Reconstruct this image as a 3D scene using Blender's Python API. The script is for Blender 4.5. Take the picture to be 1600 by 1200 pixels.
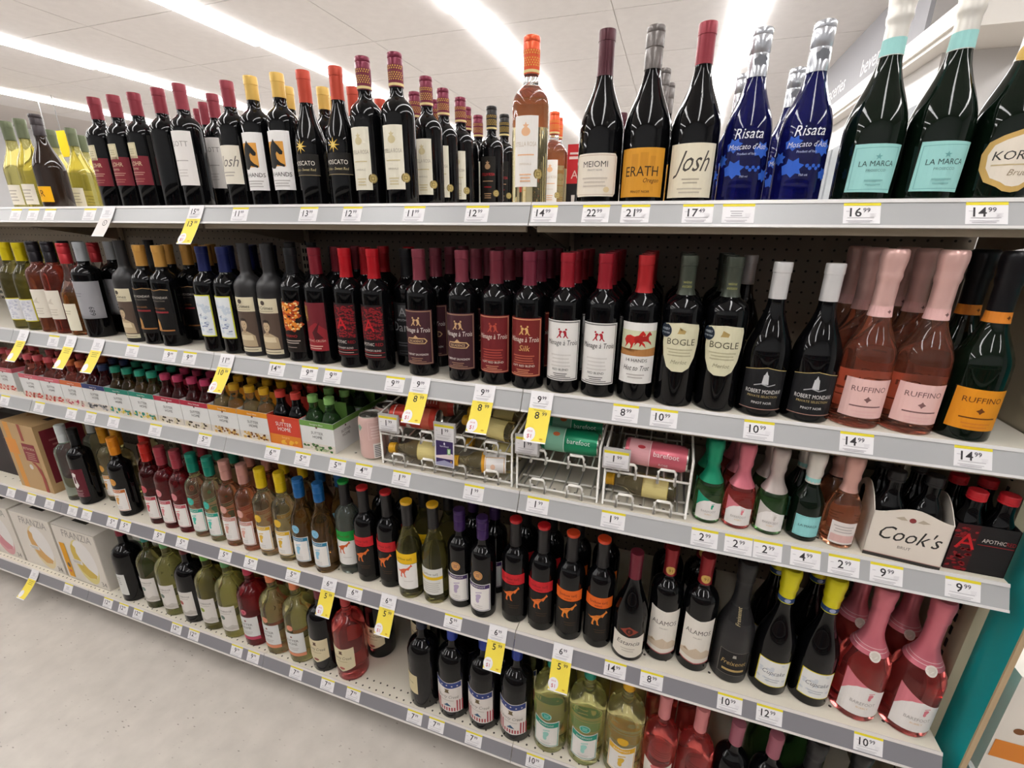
import bpy, bmesh, math, random
from mathutils import Vector, Matrix
random.seed(7)
SC = bpy.context.scene
COL = SC.collection
for o in list(bpy.data.objects): bpy.data.objects.remove(o)

# ------------------------------------------------------------------ camera
cam_d = bpy.data.cameras.new('camera'); cam = bpy.data.objects.new('camera', cam_d); COL.objects.link(cam)
_r = Vector((0.94725249, 0.32035774, 0.00914582)); _u = Vector((-0.11041005, 0.29941082, 0.9477145)); _f = Vector((-0.30086932, 0.89873471, -0.31898836))
cam.matrix_world = Matrix(((_r.x, _u.x, -_f.x, 0.2814), (_r.y, _u.y, -_f.y, -0.9208), (_r.z, _u.z, -_f.z, 1.5514), (0, 0, 0, 1)))
cam_d.sensor_width = 36.0; cam_d.lens = 715.734 / 1600 * 36.0; cam_d.clip_start = 0.02; cam_d.clip_end = 100
SC.camera = cam
# ------------------------------------------------------------------ world, exposure, light levels
W = bpy.data.worlds.new('store_air'); SC.world = W; W.use_nodes = True
W.node_tree.nodes['Background'].inputs[0].default_value = (1.0, 0.97, 0.93, 1); W.node_tree.nodes['Background'].inputs[1].default_value = 0.15
SC.view_settings.view_transform = 'Standard'; SC.view_settings.look = 'None'; SC.view_settings.gamma = 1; SC.view_settings.use_curve_mapping = False
SC.view_settings.exposure = 0.26
STRIP = 15.5            # emission of the ceiling light strips
CEIL = 3.5
STRIP_X = (-9.7, -6.95, -4.25, -1.8, 0.68, 3.3)
SC.cycles.max_bounces = 8; SC.cycles.diffuse_bounces = 3; SC.cycles.glossy_bounces = 3; SC.cycles.transmission_bounces = 7; SC.cycles.use_adaptive_sampling = True; SC.cycles.adaptive_threshold = .06; SC.cycles.adaptive_min_samples = 20; SC.cycles.transparent_max_bounces = 8; SC.cycles.sample_clamp_indirect = 6.0

# ------------------------------------------------------------------ materials
_m = {}
def lin(h):
    h = h.lstrip('#'); h = ''.join(c*2 for c in h) if len(h) == 3 else h
    v = [int(h[i:i+2], 16)/255 for i in (0, 2, 4)]
    return tuple(c/12.92 if c <= .04045 else ((c+.055)/1.055)**2.4 for c in v)
def mat(key, col=None, rough=.5, metal=0, spec=.5, trans=0, ior=1.45, emit=0, coat=0, noise=0, nscale=60):
    if key in _m: return _m[key]
    m = bpy.data.materials.new(key); m.use_nodes = True; nt = m.node_tree; b = nt.nodes['Principled BSDF']
    c = lin(col) if isinstance(col, str) else col
    b.inputs['Base Color'].default_value = (*c, 1); b.inputs['Roughness'].default_value = rough; b.inputs['Metallic'].default_value = metal
    b.inputs['Specular IOR Level'].default_value = spec; b.inputs['Transmission Weight'].default_value = trans; b.inputs['IOR'].default_value = ior
    if coat: b.inputs['Coat Weight'].default_value = coat; b.inputs['Coat Roughness'].default_value = .05
    if emit: b.inputs['Emission Color'].default_value = (*c, 1); b.inputs['Emission Strength'].default_value = emit
    if noise:
        tc = nt.nodes.new('ShaderNodeTexCoord'); n = nt.nodes.new('ShaderNodeTexNoise'); n.inputs['Scale'].default_value = nscale; n.inputs['Detail'].default_value = 4
        r = nt.nodes.new('ShaderNodeValToRGB'); r.color_ramp.elements[0].position = .35; r.color_ramp.elements[1].position = .7
        r.color_ramp.elements[0].color = (*[x*(1-noise) for x in c], 1); r.color_ramp.elements[1].color = (*c, 1)
        nt.links.new(tc.outputs['Object'], n.inputs['Vector']); nt.links.new(n.outputs['Fac'], r.inputs['Fac']); nt.links.new(r.outputs['Color'], b.inputs['Base Color'])
    _m[key] = m; return m
def paper(h): return mat('paper_'+h, h, rough=.55, spec=.35)
def gloss(h): return mat('gloss_'+h, h, rough=.28, spec=.5)
def foil(h): return mat('foil_'+h, h, rough=.33, metal=.35, spec=.5)
GLASS = {
 'black': dict(col=(.0025, .0025, .003), rough=.03, spec=.38), 'matte': dict(col=(.018, .017, .018), rough=.42),
 'darkgreen': dict(col=(.0025, .007, .0035), rough=.03, spec=.38), 'brown': dict(col=(.34, .2, .07), rough=.03, trans=.93, ior=1.34),
 'darkbrown': dict(col=(.02, .011, .007), rough=.03), 'olive': dict(col=(.70, .64, .22), rough=.03, trans=.95, ior=1.34),
 'olivedark': dict(col=(.34, .31, .11), rough=.03, trans=.93, ior=1.34),
 'yellow': dict(col=(.90, .84, .42), rough=.03, trans=.95, ior=1.34), 'straw': dict(col=(.86, .76, .46), rough=.03, trans=.95, ior=1.34),
 'lime': dict(col=(.88, .87, .38), rough=.03, trans=.94, ior=1.34),
 'rose': dict(col=(.92, .44, .31), rough=.03, trans=.95, ior=1.34), 'rosedark': dict(col=(.72, .22, .16), rough=.03, trans=.93, ior=1.34),
 'blush': dict(col=(.90, .42, .24), rough=.03, trans=.95, ior=1.34), 'ruby': dict(col=(.45, .03, .045), rough=.03, trans=.9, ior=1.34),
 'red': dict(col=(.90, .17, .16), rough=.03, trans=.92, ior=1.34), 'plum': dict(col=(.18, .02, .025), rough=.03, trans=.85, ior=1.34),
 'blue': dict(col=(.007, .009, .12), rough=.03, trans=.6, ior=1.4), 'green': dict(col=(.12, .30, .10), rough=.03, trans=.9, ior=1.36),
 'clear': dict(col=(.95, .96, .95), rough=.02, trans=.97, ior=1.3), 'aqua': dict(col=(.74, .86, .78), rough=.02, trans=.95, ior=1.3),
 'amber': dict(col=(.88, .48, .14), rough=.03, trans=.95, ior=1.34)}
def glass(k): return mat('glass_'+k, **GLASS[k])

# ------------------------------------------------------------------ mesh helpers
def link(name, me, parent=None, loc=None):
    o = bpy.data.objects.new(name, me); COL.objects.link(o)
    if parent is not None: o.parent = parent
    if loc is not None: o.location = loc
    return o
def bm2me(bm, name, mats, smooth=False):
    me = bpy.data.meshes.new(name); bm.to_mesh(me); bm.free()
    for m in mats: me.materials.append(m)
    if smooth: me.shade_smooth()
    return me
def box_bm(bm, x0, y0, z0, x1, y1, z1, mi=0):
    v = [bm.verts.new(p) for p in ((x0,y0,z0),(x1,y0,z0),(x1,y1,z0),(x0,y1,z0),(x0,y0,z1),(x1,y0,z1),(x1,y1,z1),(x0,y1,z1))]
    for f in ((3,2,1,0),(4,5,6,7),(0,1,5,4),(1,2,6,5),(2,3,7,6),(3,0,4,7)):
        bm.faces.new([v[i] for i in f]).material_index = mi
def box(name, x0, y0, z0, x1, y1, z1, m, parent=None, bev=0):
    bm = bmesh.new(); box_bm(bm, x0, y0, z0, x1, y1, z1)
    if bev: bmesh.ops.bevel(bm, geom=bm.edges[:], offset=bev, segments=2, affect='EDGES')
    return link(name, bm2me(bm, name, [m]), parent)
def lathe(bm, prof, seg=32, mi=0, fm=None):
    rings = []
    for (r, z) in prof:
        rings.append([bm.verts.new((r*math.sin(2*math.pi*i/seg), -r*math.cos(2*math.pi*i/seg), z)) for i in range(seg)] if r > 1e-6 else [bm.verts.new((0, 0, z))])
    for k in range(len(rings)-1):
        a, b = rings[k], rings[k+1]; m = mi if fm is None else fm[k]
        for i in range(seg):
            j = (i+1) % seg
            if len(a) == 1 and len(b) == 1: continue
            if len(a) == 1: f = bm.faces.new((a[0], b[j], b[i]))
            elif len(b) == 1: f = bm.faces.new((a[i], a[j], b[0]))
            else: f = bm.faces.new((a[i], a[j], b[j], b[i]))
            f.material_index = m; f.smooth = True
def lathe_me(name, prof, mats, seg=32, fm=None):
    bm = bmesh.new(); lathe(bm, prof, seg, fm=fm); me = bpy.data.meshes.new(name); bm.to_mesh(me); bm.free()
    for m in mats: me.materials.append(m)
    me.set_sharp_from_angle(angle=math.radians(38))
    return me
def tube(bm, pts, r, seg=6, closed=False):
    pts = [Vector(p) for p in pts]; n = len(pts); rings = []
    for i, p in enumerate(pts):
        a = pts[i-1] if (i > 0 or closed) else p; b = pts[(i+1) % n] if (i < n-1 or closed) else p
        d = (b-a).normalized(); s = d.orthogonal().normalized() if abs(d.z) > .9 else d.cross(Vector((0, 0, 1))).normalized(); t = d.cross(s)
        rings.append([bm.verts.new(p + r*(math.cos(2*math.pi*k/seg)*s + math.sin(2*math.pi*k/seg)*t)) for k in range(seg)])
    for i in range(n if closed else n-1):
        A, B = rings[i], rings[(i+1) % n]
        for k in range(seg):
            f = bm.faces.new((A[k], A[(k+1) % seg], B[(k+1) % seg], B[k])); f.smooth = True
    if not closed:
        bm.faces.new(rings[0]); bm.faces.new(rings[-1][::-1])
    return bm

# ------------------------------------------------------------------ flat print: words and shapes laid on a surface
_txt = {}
def text2d(s, bold=False):
    if (s, bold) in _txt: return _txt[(s, bold)]
    c = bpy.data.curves.new('t', 'FONT'); c.body = s; c.resolution_u = 2; c.size = 1.0; c.offset = .014 if bold else 0.0
    o = bpy.data.objects.new('t', c); me = o.to_mesh()
    V = [(v.co.x, v.co.y) for v in me.vertices]; F = [tuple(p.vertices) for p in me.polygons]
    o.to_mesh_clear(); bpy.data.objects.remove(o); bpy.data.curves.remove(c)
    if V:
        x0 = min(v[0] for v in V); x1 = max(v[0] for v in V); V = [((x-(x0+x1)/2)/.73, y/.73) for x, y in V]; w = (x1-x0)/.73
    else: w = 0
    _txt[(s, bold)] = (V, F, w); return _txt[(s, bold)]
def ell(u, v, ru, rv, n=20): return [(u+ru*math.cos(2*math.pi*i/n), v+rv*math.sin(2*math.pi*i/n)) for i in range(n)]
def print_me(name, items, fn, step=None, layer0=1, eps=.00013):
    """items in mm; fn(u,v,h) -> xyz in m. Each item is a layer above the one before it."""
    bm = bmesh.new(); mats = []
    def mi(c):
        m = c if not isinstance(c, str) else paper(c)
        if m not in mats: mats.append(m)
        return mats.index(m)
    lay = layer0
    for it in items:
        k = it[0]; polys = []; h = lay*eps*1000
        if k in 'tT':                       # t, text, u, v, capheight, colour, shear, maxwidth, vertical
            s, u, v, ht, c = it[1:6]; sh = it[6] if len(it) > 6 else 0; mw = it[7] if len(it) > 7 else None; vert = it[8] if len(it) > 8 else 0
            V, F, w = text2d(s, k == 'T'); sx = ht if not mw or w*ht <= mw else mw/w
            vs = []
            for x, y in V:
                a, b = (x*sx + sh*y*ht, y*ht)
                if vert: a, b = -b, a
                vs.append(bm.verts.new((u+a, v+b, h)))
            for f in F:
                try: bm.faces.new([vs[i] for i in f]).material_index = mi(c)
                except ValueError: pass
        else:
            if k == 'r': u0, v0, u1, v1 = it[1:5]; c = it[5]; polys = [[(u0, v0), (u1, v0), (u1, v1), (u0, v1)]]
            elif k == 'e': c = it[5]; polys = [ell(*it[1:5])]
            elif k == 'p': c = it[2]; polys = [it[1]]
            elif k == 'P': c = it[2]; polys = it[1]
            elif k == 'f':                 # frame: u0,v0,u1,v1,width,colour
                u0, v0, u1, v1, wd = it[1:6]; c = it[6]
                polys = [[(u0,v0),(u1,v0),(u1,v0+wd),(u0,v0+wd)], [(u0,v1-wd),(u1,v1-wd),(u1,v1),(u0,v1)], [(u0,v0+wd),(u0+wd,v0+wd),(u0+wd,v1-wd),(u0,v1-wd)], [(u1-wd,v0+wd),(u1,v0+wd),(u1,v1-wd),(u1-wd,v1-wd)]]
            elif k == 'l':                 # lines of small print: u, v(top), width, count, pitch, colour
                u, v, w, n, pt, c = it[1:7]
                for i in range(n):
                    ww = w*(1-.25*((i*37) % 10)/10); polys.append([(u-ww/2, v-i*pt-pt*.4), (u+ww/2, v-i*pt-pt*.4), (u+ww/2, v-i*pt), (u-ww/2, v-i*pt)])
            m_ = mi(c)
            for p in polys:
                try: bm.faces.new([bm.verts.new((a, b, h)) for a, b in p]).material_index = m_
                except ValueError: pass
        lay += 1
    bmesh.ops.triangulate(bm, faces=[f for f in bm.faces if len(f.verts) > 4])
    if step:
        us = [v.co.x for v in bm.verts]; a, b = math.ceil(min(us)/step), math.floor(max(us)/step)
        for i in range(a, b+1):
            bmesh.ops.bisect_plane(bm, geom=bm.verts[:]+bm.edges[:]+bm.faces[:], plane_co=(i*step, 0, 0), plane_no=(1, 0, 0), dist=1e-4)
        vs_ = [v.co.y for v in bm.verts]; vst = 9; a, b = math.ceil(min(vs_)/vst), math.floor(max(vs_)/vst)
        if step < 6:
            for i in range(a, b+1):
                bmesh.ops.bisect_plane(bm, geom=bm.verts[:]+bm.edges[:]+bm.faces[:], plane_co=(0, i*vst, 0), plane_no=(0, 1, 0), dist=1e-4)
    for v in bm.verts: v.co = fn(v.co.x*.001, v.co.y*.001, v.co.z*.001)
    me = bpy.data.meshes.new(name); bm.to_mesh(me); bm.free()
    for m in mats: me.materials.append(m)
    return me
def flat(u, v, h): return (u, -h, v)

# ------------------------------------------------------------------ the room
def structure(o, label=None):
    o['kind'] = 'structure'
    if label: o['label'] = label
    return o
def floor_mat():
    m = bpy.data.materials.new('speckled_vinyl'); m.use_nodes = True; nt = m.node_tree; b = nt.nodes['Principled BSDF']; b.inputs['Roughness'].default_value = .38
    tc = nt.nodes.new('ShaderNodeTexCoord'); v = nt.nodes.new('ShaderNodeTexVoronoi'); v.inputs['Scale'].default_value = 30; v.inputs['Randomness'].default_value = 1
    mp = nt.nodes.new('ShaderNodeMapping'); mp.inputs['Rotation'].default_value = (0, 0, .6); mp.inputs['Scale'].default_value = (1, 2.6, 1)
    r = nt.nodes.new('ShaderNodeValToRGB'); r.color_ramp.elements[0].position = .06; r.color_ramp.elements[1].position = .16
    r.color_ramp.elements[0].color = (*lin('7d736a'), 1); r.color_ramp.elements[1].color = (*lin('c6beb5'), 1)
    n = nt.nodes.new('ShaderNodeTexNoise'); n.inputs['Scale'].default_value = 14; n.inputs['Detail'].default_value = 5
    mx = nt.nodes.new('ShaderNodeMix'); mx.data_type = 'RGBA'; mx.blend_type = 'MULTIPLY'; mx.inputs['Factor'].default_value = 1
    r3 = nt.nodes.new('ShaderNodeValToRGB'); r3.color_ramp.elements[0].position = .3; r3.color_ramp.elements[1].position = .7; r3.color_ramp.elements[0].color = (.86, .86, .86, 1); r3.color_ramp.elements[1].color = (1, 1, 1, 1); nt.links.new(n.outputs['Fac'], r3.inputs['Fac'])
    n2 = nt.nodes.new('ShaderNodeTexNoise'); n2.inputs['Scale'].default_value = 9; r2 = nt.nodes.new('ShaderNodeValToRGB'); r2.color_ramp.elements[0].position = .44; r2.color_ramp.elements[1].position = .62
    mm = nt.nodes.new('ShaderNodeMix'); mm.data_type = 'RGBA'; mm.inputs[6].default_value = (*lin('c6beb5'), 1)
    nt.links.new(tc.outputs['Object'], mp.inputs['Vector']); nt.links.new(mp.outputs[0], v.inputs['Vector']); nt.links.new(v.outputs['Distance'], r.inputs['Fac'])
    nt.links.new(tc.outputs['Object'], n.inputs['Vector']); nt.links.new(tc.outputs['Object'], n2.inputs['Vector']); nt.links.new(n2.outputs['Fac'], r2.inputs['Fac'])
    nt.links.new(r2.outputs['Color'], mm.inputs['Factor']); nt.links.new(r.outputs['Color'], mm.inputs[7])
    nt.links.new(mm.outputs[2], mx.inputs[6]); nt.links.new(r3.outputs['Color'], mx.inputs[7])
    nt.links.new(mx.outputs[2], b.inputs['Base Color']); return m
XL, XR, YF, YB = -13.0, 6.0, -4.0, 15.0
structure(box('floor', XL, YF, -.05, XR, YB, 0, floor_mat()))
wm = mat('wall_paint', 'c6c6c8', rough=.7)
structure(box('wall_left', XL-.1, YF, 0, XL, YB, CEIL, wm)); structure(box('wall_right', XR, YF, 0, XR+.1, YB, CEIL, wm))
structure(box('wall_back', XL, YB, 0, XR, YB+.1, CEIL, wm)); structure(box('wall_front', XL, YF-.1, 0, XR, YF, CEIL, wm))
ceil_m = mat('ceiling_tile', 'e0dddd', rough=.85, noise=.05, nscale=9)
ceil = structure(box('ceiling', XL, YF, CEIL+.008, XR, YB, CEIL+.1, mat('ceiling_grid', 'cbc4c0', rough=.8)))
TW, TD = 1.3, 1.22
bm = bmesh.new(); box_bm(bm, -TW/2+.004, -TD/2+.004, 0, TW/2-.004, TD/2-.004, .0079); tile_me = bm2me(bm, 'ceiling_tile', [ceil_m])
for i in range(-9, 4):
    for j in range(-3, 12):
        x = .81+TW/2+i*TW; y = j*TD+1.2
        if XL+.7 < x < XR-.7 and YF+.7 < y < YB-.7: link('ceiling_tile', tile_me, ceil, (x, y, CEIL))
# light strips, one fixture after another
strip_m = mat('strip_diffuser', (1, .99, .975), emit=STRIP); house_m = mat('strip_housing', 'e6e2dd', rough=.5)
bm = bmesh.new(); box_bm(bm, -.115, -1.2, -.035, .115, 1.2, -.012); diff_me = bm2me(bm, 'diffuser', [strip_m])
bm = bmesh.new(); box_bm(bm, -.1, -1.2, -.0118, .1, 1.2, -.001); hous_me = bm2me(bm, 'light_strip', [house_m])
ORD = ['first','second','third','fourth','fifth','sixth','seventh','eighth','ninth','tenth','eleventh','twelfth','thirteenth','fourteenth','fifteenth','sixteenth','seventeenth','eighteenth','nineteenth','twentieth','twenty-first','twenty-second','twenty-third','twenty-fourth','twenty-fifth']
for si, sx in enumerate(STRIP_X):
    for j in range(7):
        y = -2.2+j*2.44
        o = link('ceiling_light', hous_me, None, (sx+(.025 if j % 2 else -.025), y, CEIL)); link('diffuser', diff_me, o)
        o['label'] = 'white fluorescent strip, %s length away along the %s row from the side wall' % (ORD[j], ORD[si]); o['category'] = 'ceiling light'; o['group'] = 'fluorescent ceiling strips'
# ------------------------------------------------------------------ shelving
BAYS = [-3.656, -2.742, -1.828, -.914, 0, .914]
ZS = {1: .14, 2: .5507, 3: .962, 4: 1.2131, 5: 1.6022}          # shelf tops
YS = {1: -.0414, 2: -.0283, 3: -.0137, 4: 0.0, 5: .0341}        # shelf front edges
YBK = .41
RT, RH = .0206, .0418; RANG = -math.atan2(RT, RH); RLEN = math.hypot(RT, RH)
def perforated(key, col, px, py, r, axes='XY', band=None, dark='1c1916', rough=.5):
    m = bpy.data.materials.new(key); m.use_nodes = True; nt = m.node_tree; b = nt.nodes['Principled BSDF']; b.inputs['Roughness'].default_value = rough
    tc = nt.nodes.new('ShaderNodeTexCoord'); sp = nt.nodes.new('ShaderNodeSeparateXYZ'); nt.links.new(tc.outputs['Object'], sp.inputs[0])
    def M(op, a, c=None, v=None):
        n = nt.nodes.new('ShaderNodeMath'); n.operation = op; nt.links.new(a, n.inputs[0])
        if c is not None: nt.links.new(c, n.inputs[1])
        elif v is not None: n.inputs[1].default_value = v
        return n.outputs[0]
    def cell(s, p): return M('MULTIPLY', M('SUBTRACT', M('FRACT', M('DIVIDE', s, v=p)), v=.5), v=p)
    a = cell(sp.outputs[axes[0]], px); c = cell(sp.outputs[axes[1]], py)
    d = M('SQRT', M('ADD', M('MULTIPLY', a, a), M('MULTIPLY', c, c))); hole = M('LESS_THAN', d, v=r)
    if band: hole = M('MULTIPLY', hole, M('MULTIPLY', M('GREATER_THAN', sp.outputs[axes[1]], v=band[0]), M('LESS_THAN', sp.outputs[axes[1]], v=band[1])))
    mx = nt.nodes.new('ShaderNodeMix'); mx.data_type = 'RGBA'; mx.inputs[6].default_value = (*lin(col), 1); mx.inputs[7].default_value = (*lin(dark), 1)
    nt.links.new(hole, mx.inputs['Factor']); nt.links.new(mx.outputs[2], b.inputs['Base Color']); _m[key] = m; return m
deck_m = perforated('cream_deck_perforated', 'd8d0c0', .0254, .0254, .0029, 'XY', (-.0, .05), '3a342c')
deck2_m = perforated('cream_deck_one_row', 'd8d0c0', .05, .0254, .0032, 'XY', (.0254, .0508), '3a342c')
deckp_m = mat('cream_deck', 'd3ccbe', rough=.45)
peg_m = perforated('pegboard', '8d8172', .0254, .0254, .0028, 'XZ', None, '2e2822')
cream_m = mat('cream_steel', 'cfc6b2', rough=.45); under_m = mat('beige_steel', 'a89c88', rough=.5)
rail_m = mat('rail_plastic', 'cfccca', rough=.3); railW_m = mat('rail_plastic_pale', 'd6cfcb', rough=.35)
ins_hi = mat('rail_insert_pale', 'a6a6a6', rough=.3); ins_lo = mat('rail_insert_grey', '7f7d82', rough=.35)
gon = bpy.data.objects.new('gondola_shelving', None); COL.objects.link(gon)
gon['label'] = 'long cream steel shop shelving with five levels and grey price rails'; gon['category'] = 'shelving'
def rail_me(n, w, ins):
    bm = bmesh.new()
    def q(a, b, off, thick, mi):         # a..b along the slope (0 top, 1 bottom), off outward
        nx = Vector((0, -RH/RLEN, RT/RLEN)); d = Vector((0, -RT, -RH))
        P = [d*a+nx*off, d*b+nx*off, d*b+nx*(off-thick), d*a+nx*(off-thick)]
        L = [bm.verts.new((.001, p.y, p.z)) for p in P]; R = [bm.verts.new((w-.001, p.y, p.z)) for p in P]
        for i in range(4):
            j = (i+1) % 4; bm.faces.new((L[i], L[j], R[j], R[i])).material_index = mi
        bm.faces.new(L[::-1]).material_index = mi; bm.faces.new(R).material_index = mi
    q(0, 1, 0, .004, 0); q(-.04, .1, .0022, .003, 0); q(.93, 1.03, .0022, .003, 0); q(.1, .93, .0008, .001, 1)
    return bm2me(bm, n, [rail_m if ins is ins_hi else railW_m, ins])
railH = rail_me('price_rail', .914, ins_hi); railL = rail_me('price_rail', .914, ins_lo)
for s in range(1, 6):
    for b in range(len(BAYS)-1):
        x0 = BAYS[b]; yb = YBK-.012 if s < 5 else .86; d = yb-YS[s]
        bm = bmesh.new(); t = .03 if s > 1 else .02
        box_bm(bm, .0008, .001, -t, .9132, d, 0); me = bm2me(bm, 'shelf', [deck_m if s == 1 else deck2_m if s < 4 else deckp_m])
        sh = link('shelf', me, gon, (x0, YS[s], ZS[s]))
        link('price_rail', railH if s > 2 else railL, sh)
        bm = bmesh.new(); box_bm(bm, .012, .0015, -.055 if s > 1 else -.05, .902, .014, -t-.0005)
        link('shelf_apron', bm2me(bm, 'shelf_apron', [under_m]), sh)
for b in range(len(BAYS)-1):
    x0 = BAYS[b]; me = None
    o = box('back_panel', .001, YBK, .1, .913, YBK+.012, 1.565, peg_m, gon); o.location.x = x0
    o = box('kick_plate', .001, YS[1]+.05, 0, .913, YS[1]+.06, .115, mat('kick_dark', '8d8375', rough=.5), gon); o.location.x = x0
    o = box('base_deck', .001, YS[1]+.061, 0, .913, YBK-.001, .118, under_m, gon); o.location.x = x0
def slots(bm, x, y, z0, z1, axis):
    z = z0
    while z < z1:
        if axis == 'y': box_bm(bm, x-.0025, y-.0012, z, x+.0025, y+.0003, z+.014)
        else: box_bm(bm, x-.0012, y-.003, z, x+.0003, y+.003, z+.02)
        z += .0254 if axis == 'y' else .033
slot_m = mat('slot_dark', '17130f', rough=.8)
for x in BAYS:
    if x < .9:
        up = box('upright', x-.016, YBK-.011, .1, x+.016, YBK-.0005, 1.56, cream_m, gon)
        bm = bmesh.new(); slots(bm, x-.006, YBK-.0115, .2, 1.5, 'y'); slots(bm, x+.006, YBK-.0115, .2, 1.5, 'y')
        so = link('slot_row', bm2me(bm, 'slot_row', [slot_m]), up)
for s in range(2, 6):
    for x in BAYS:
        for sg in (-1, 1):
            if (x > .9 and sg > 0) or (x < -3.6 and sg < 0): continue
            bm = bmesh.new(); xa, xb = sorted((x+sg*.003, x+sg*.0055)); z = ZS[s]-.0565 if s < 5 else ZS[s]-.0565
            P = [(YS[s]+.03, z+.026), (YS[s]+.03, z+.012), (YBK-.013, z-.045), (YBK-.013, z+.026)]
            A = [bm.verts.new((xa, *p)) for p in P]; B = [bm.verts.new((xb, *p)) for p in P]
            bm.faces.new(A); bm.faces.new(B[::-1])
            for i in range(4): bm.faces.new((A[i], B[i], B[(i+1) % 4], A[(i+1) % 4]))
            bmesh.ops.recalc_face_normals(bm, faces=bm.faces[:]); link('bracket', bm2me(bm, 'bracket', [under_m]), gon)
ep = box('end_panel', .9165, .034, .0, .934, .86, 1.5, mat('end_panel_beige', 'b3a78e', rough=.5), gon)
bm = bmesh.new(); slots(bm, .9163, .075, .2, 1.48, 'x'); link('slot_row', bm2me(bm, 'slot_row', [slot_m]), ep)
# ------------------------------------------------------------------ teal board and the display beyond it
tb = box('teal_end_board', .944, -.03, 0, .956, .06, 1.57, mat('teal_laminate', '00989b', rough=.35)); tb['label'] = 'upright teal board closing off the right end of the shelving'; tb['category'] = 'board'
box('edge_strip', .944, -.034, 0, .953, -.0302, 1.57, mat('tan_edge', 'b89f7c', rough=.5), tb)
wp = box('side_shelf', .985, -.02, .0, 1.35, .3, .50, mat('white_steel', 'd8d6d3', rough=.4)); wp['label'] = 'white steel shelf beyond the teal board'; wp['category'] = 'shelf'
box('shelf_rail', .985, -.034, .45, 1.35, -.0205, .50, rail_m, wp)
bx = box('snack_box', .995, 0, .5005, 1.165, .12, .76, mat('snack_white', 'e6ddd2', rough=.5)); bx['label'] = 'white snack box with brown spots standing beyond the teal board'; bx['category'] = 'box'
me = print_me('print', [('e', -52, 128, 9, 8, '7a4a22'), ('e', 12, 150, 11, 9, '8a5526'), ('r', -80, 50, 80, 96, 'd9822b'), ('l', 0, 220, 90, 3, 9, 'b9a9a0')], flat); link('print', me, bx, (1.08, -.0003, .5005))
# ------------------------------------------------------------------ cooler with its overhead sign, far down the store
SX = 1.8
sg = box('aisle_sign', SX, 3.7, 2.9, SX+.03, 8.5, 3.4, mat('sign_grey', '88878b', rough=.5)); sg['label'] = 'long grey overhead sign with white lower-case lettering above the cooler'; sg['category'] = 'sign'
def onx(u, v, h): return (-h, -u, v)
me = print_me('lettering', [('t', 'beverages', -900, 75, 150, 'e9e7e8', 0, 880), ('t', 'groceries', -2150, 90, 150, 'e9e7e8', 0, 880)], onx); link('lettering', me, sg, (SX-.001, 3.7, 2.9))
cv = box('cooler_canopy', SX-.1, 2.86, 2.67, SX+.5, 8.5, 2.80, mat('canopy_white', 'd9d4cd', rough=.4)); cv['label'] = 'white canopy running under the grey overhead sign'; cv['category'] = 'canopy'
box('canopy_face', SX-.12, 2.84, 2.7, SX-.1005, 8.5, 2.81, mat('canopy_face', 'e2ddd6', rough=.4), cv)
ck = box('cooler', SX, 3.3, 0, SX+.5, 8.4, 2.669, mat('cooler_white', 'c9c6c4', rough=.4)); ck['label'] = 'tall pale drinks cooler standing under the white canopy'; ck['category'] = 'cooler'
for j in range(5): box('door', SX-.03, 3.35+j, .15, SX-.0005, 4.28+j, 2.4, mat('cooler_door', '9fa4a8', rough=.15), ck)
ys = box('hanging_sign', -9.75, 4.6, 2.62, -9.2, 4.63, 3.0, paper('e3c21c')); ys['label'] = 'plain yellow hanging board far behind the white wine bottles'; ys['category'] = 'sign'
for x in (-9.65, -9.3): box('rod', x-.004, 4.611, 3.0005, x+.004, 4.619, CEIL, mat('rod_grey', '9a9a9a', rough=.4), ys)
# ------------------------------------------------------------------ unseen shelving across the aisle, added to darken reflections in the bottles
op = bpy.data.objects.new('added_opposite_shelving', None); COL.objects.link(op); op['label'] = 'unseen dark shelving added across the aisle to darken bottle reflections'; op['category'] = 'shelving'
box('back_panel', -6, -2.95, .0, 4, -2.9, 1.65, mat('dark_panel', '3f3a38', rough=.6), op)
for z in (.14, .5, .86, 1.22, 1.58): box('shelf', -6, -2.899, z-.04, 4, -2.45, z, mat('opp_shelf', 'b5b0aa', rough=.5), op)
for i in range(28):
    for z in (.14, .5, .86, 1.22):
        random.seed(i*7+int(z*100)); c = random.choice(['5a3a34', '6d6458', '3c4a5a', '77403c', '8a8378', '2f2c30', '4a5a44'])
        box('carton', -5.95+i*.355, -2.88, z+.0005, -5.62+i*.355, -2.5, z+random.uniform(.2, .29), mat('opp_'+c, c, rough=.5), op)
# ------------------------------------------------------------------ bottle shapes: (radius, height) profiles in metres
def P_bord(R=.0365, H=.292, rn=.0142, zb=.63, zs=.80):
    a, b = zb*H, (zs-.035)*H; d = b-a
    return [(0, .004), (R*.55, .003), (R*.9, 0), (R*.985, .002), (R, .006), (R, a), (R*.985, a+.2*d), (R*.94, a+.38*d), (R*.85, a+.55*d), (R*.71, a+.70*d), (rn+(R-rn)*.24, a+.85*d), (rn+(R-rn)*.08, a+.95*d), (rn+.0006, b+.004), (rn, b+.014), (rn, H-.001)]
def P_burg(R=.041, H=.29, rn=.0142, zb=.42, zs=.79):
    a, b = zb*H, zs*H; L = [(0, .004), (R*.55, .003), (R*.9, 0), (R*.985, .002), (R, .006), (R, a)]
    for i in range(1, 11):
        s = i/10; L.append((rn+(R-rn)*((1+math.cos(math.pi*s))/2)**1.08, a+(b-a)*s))
    return L+[(rn, H-.001)]
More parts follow.
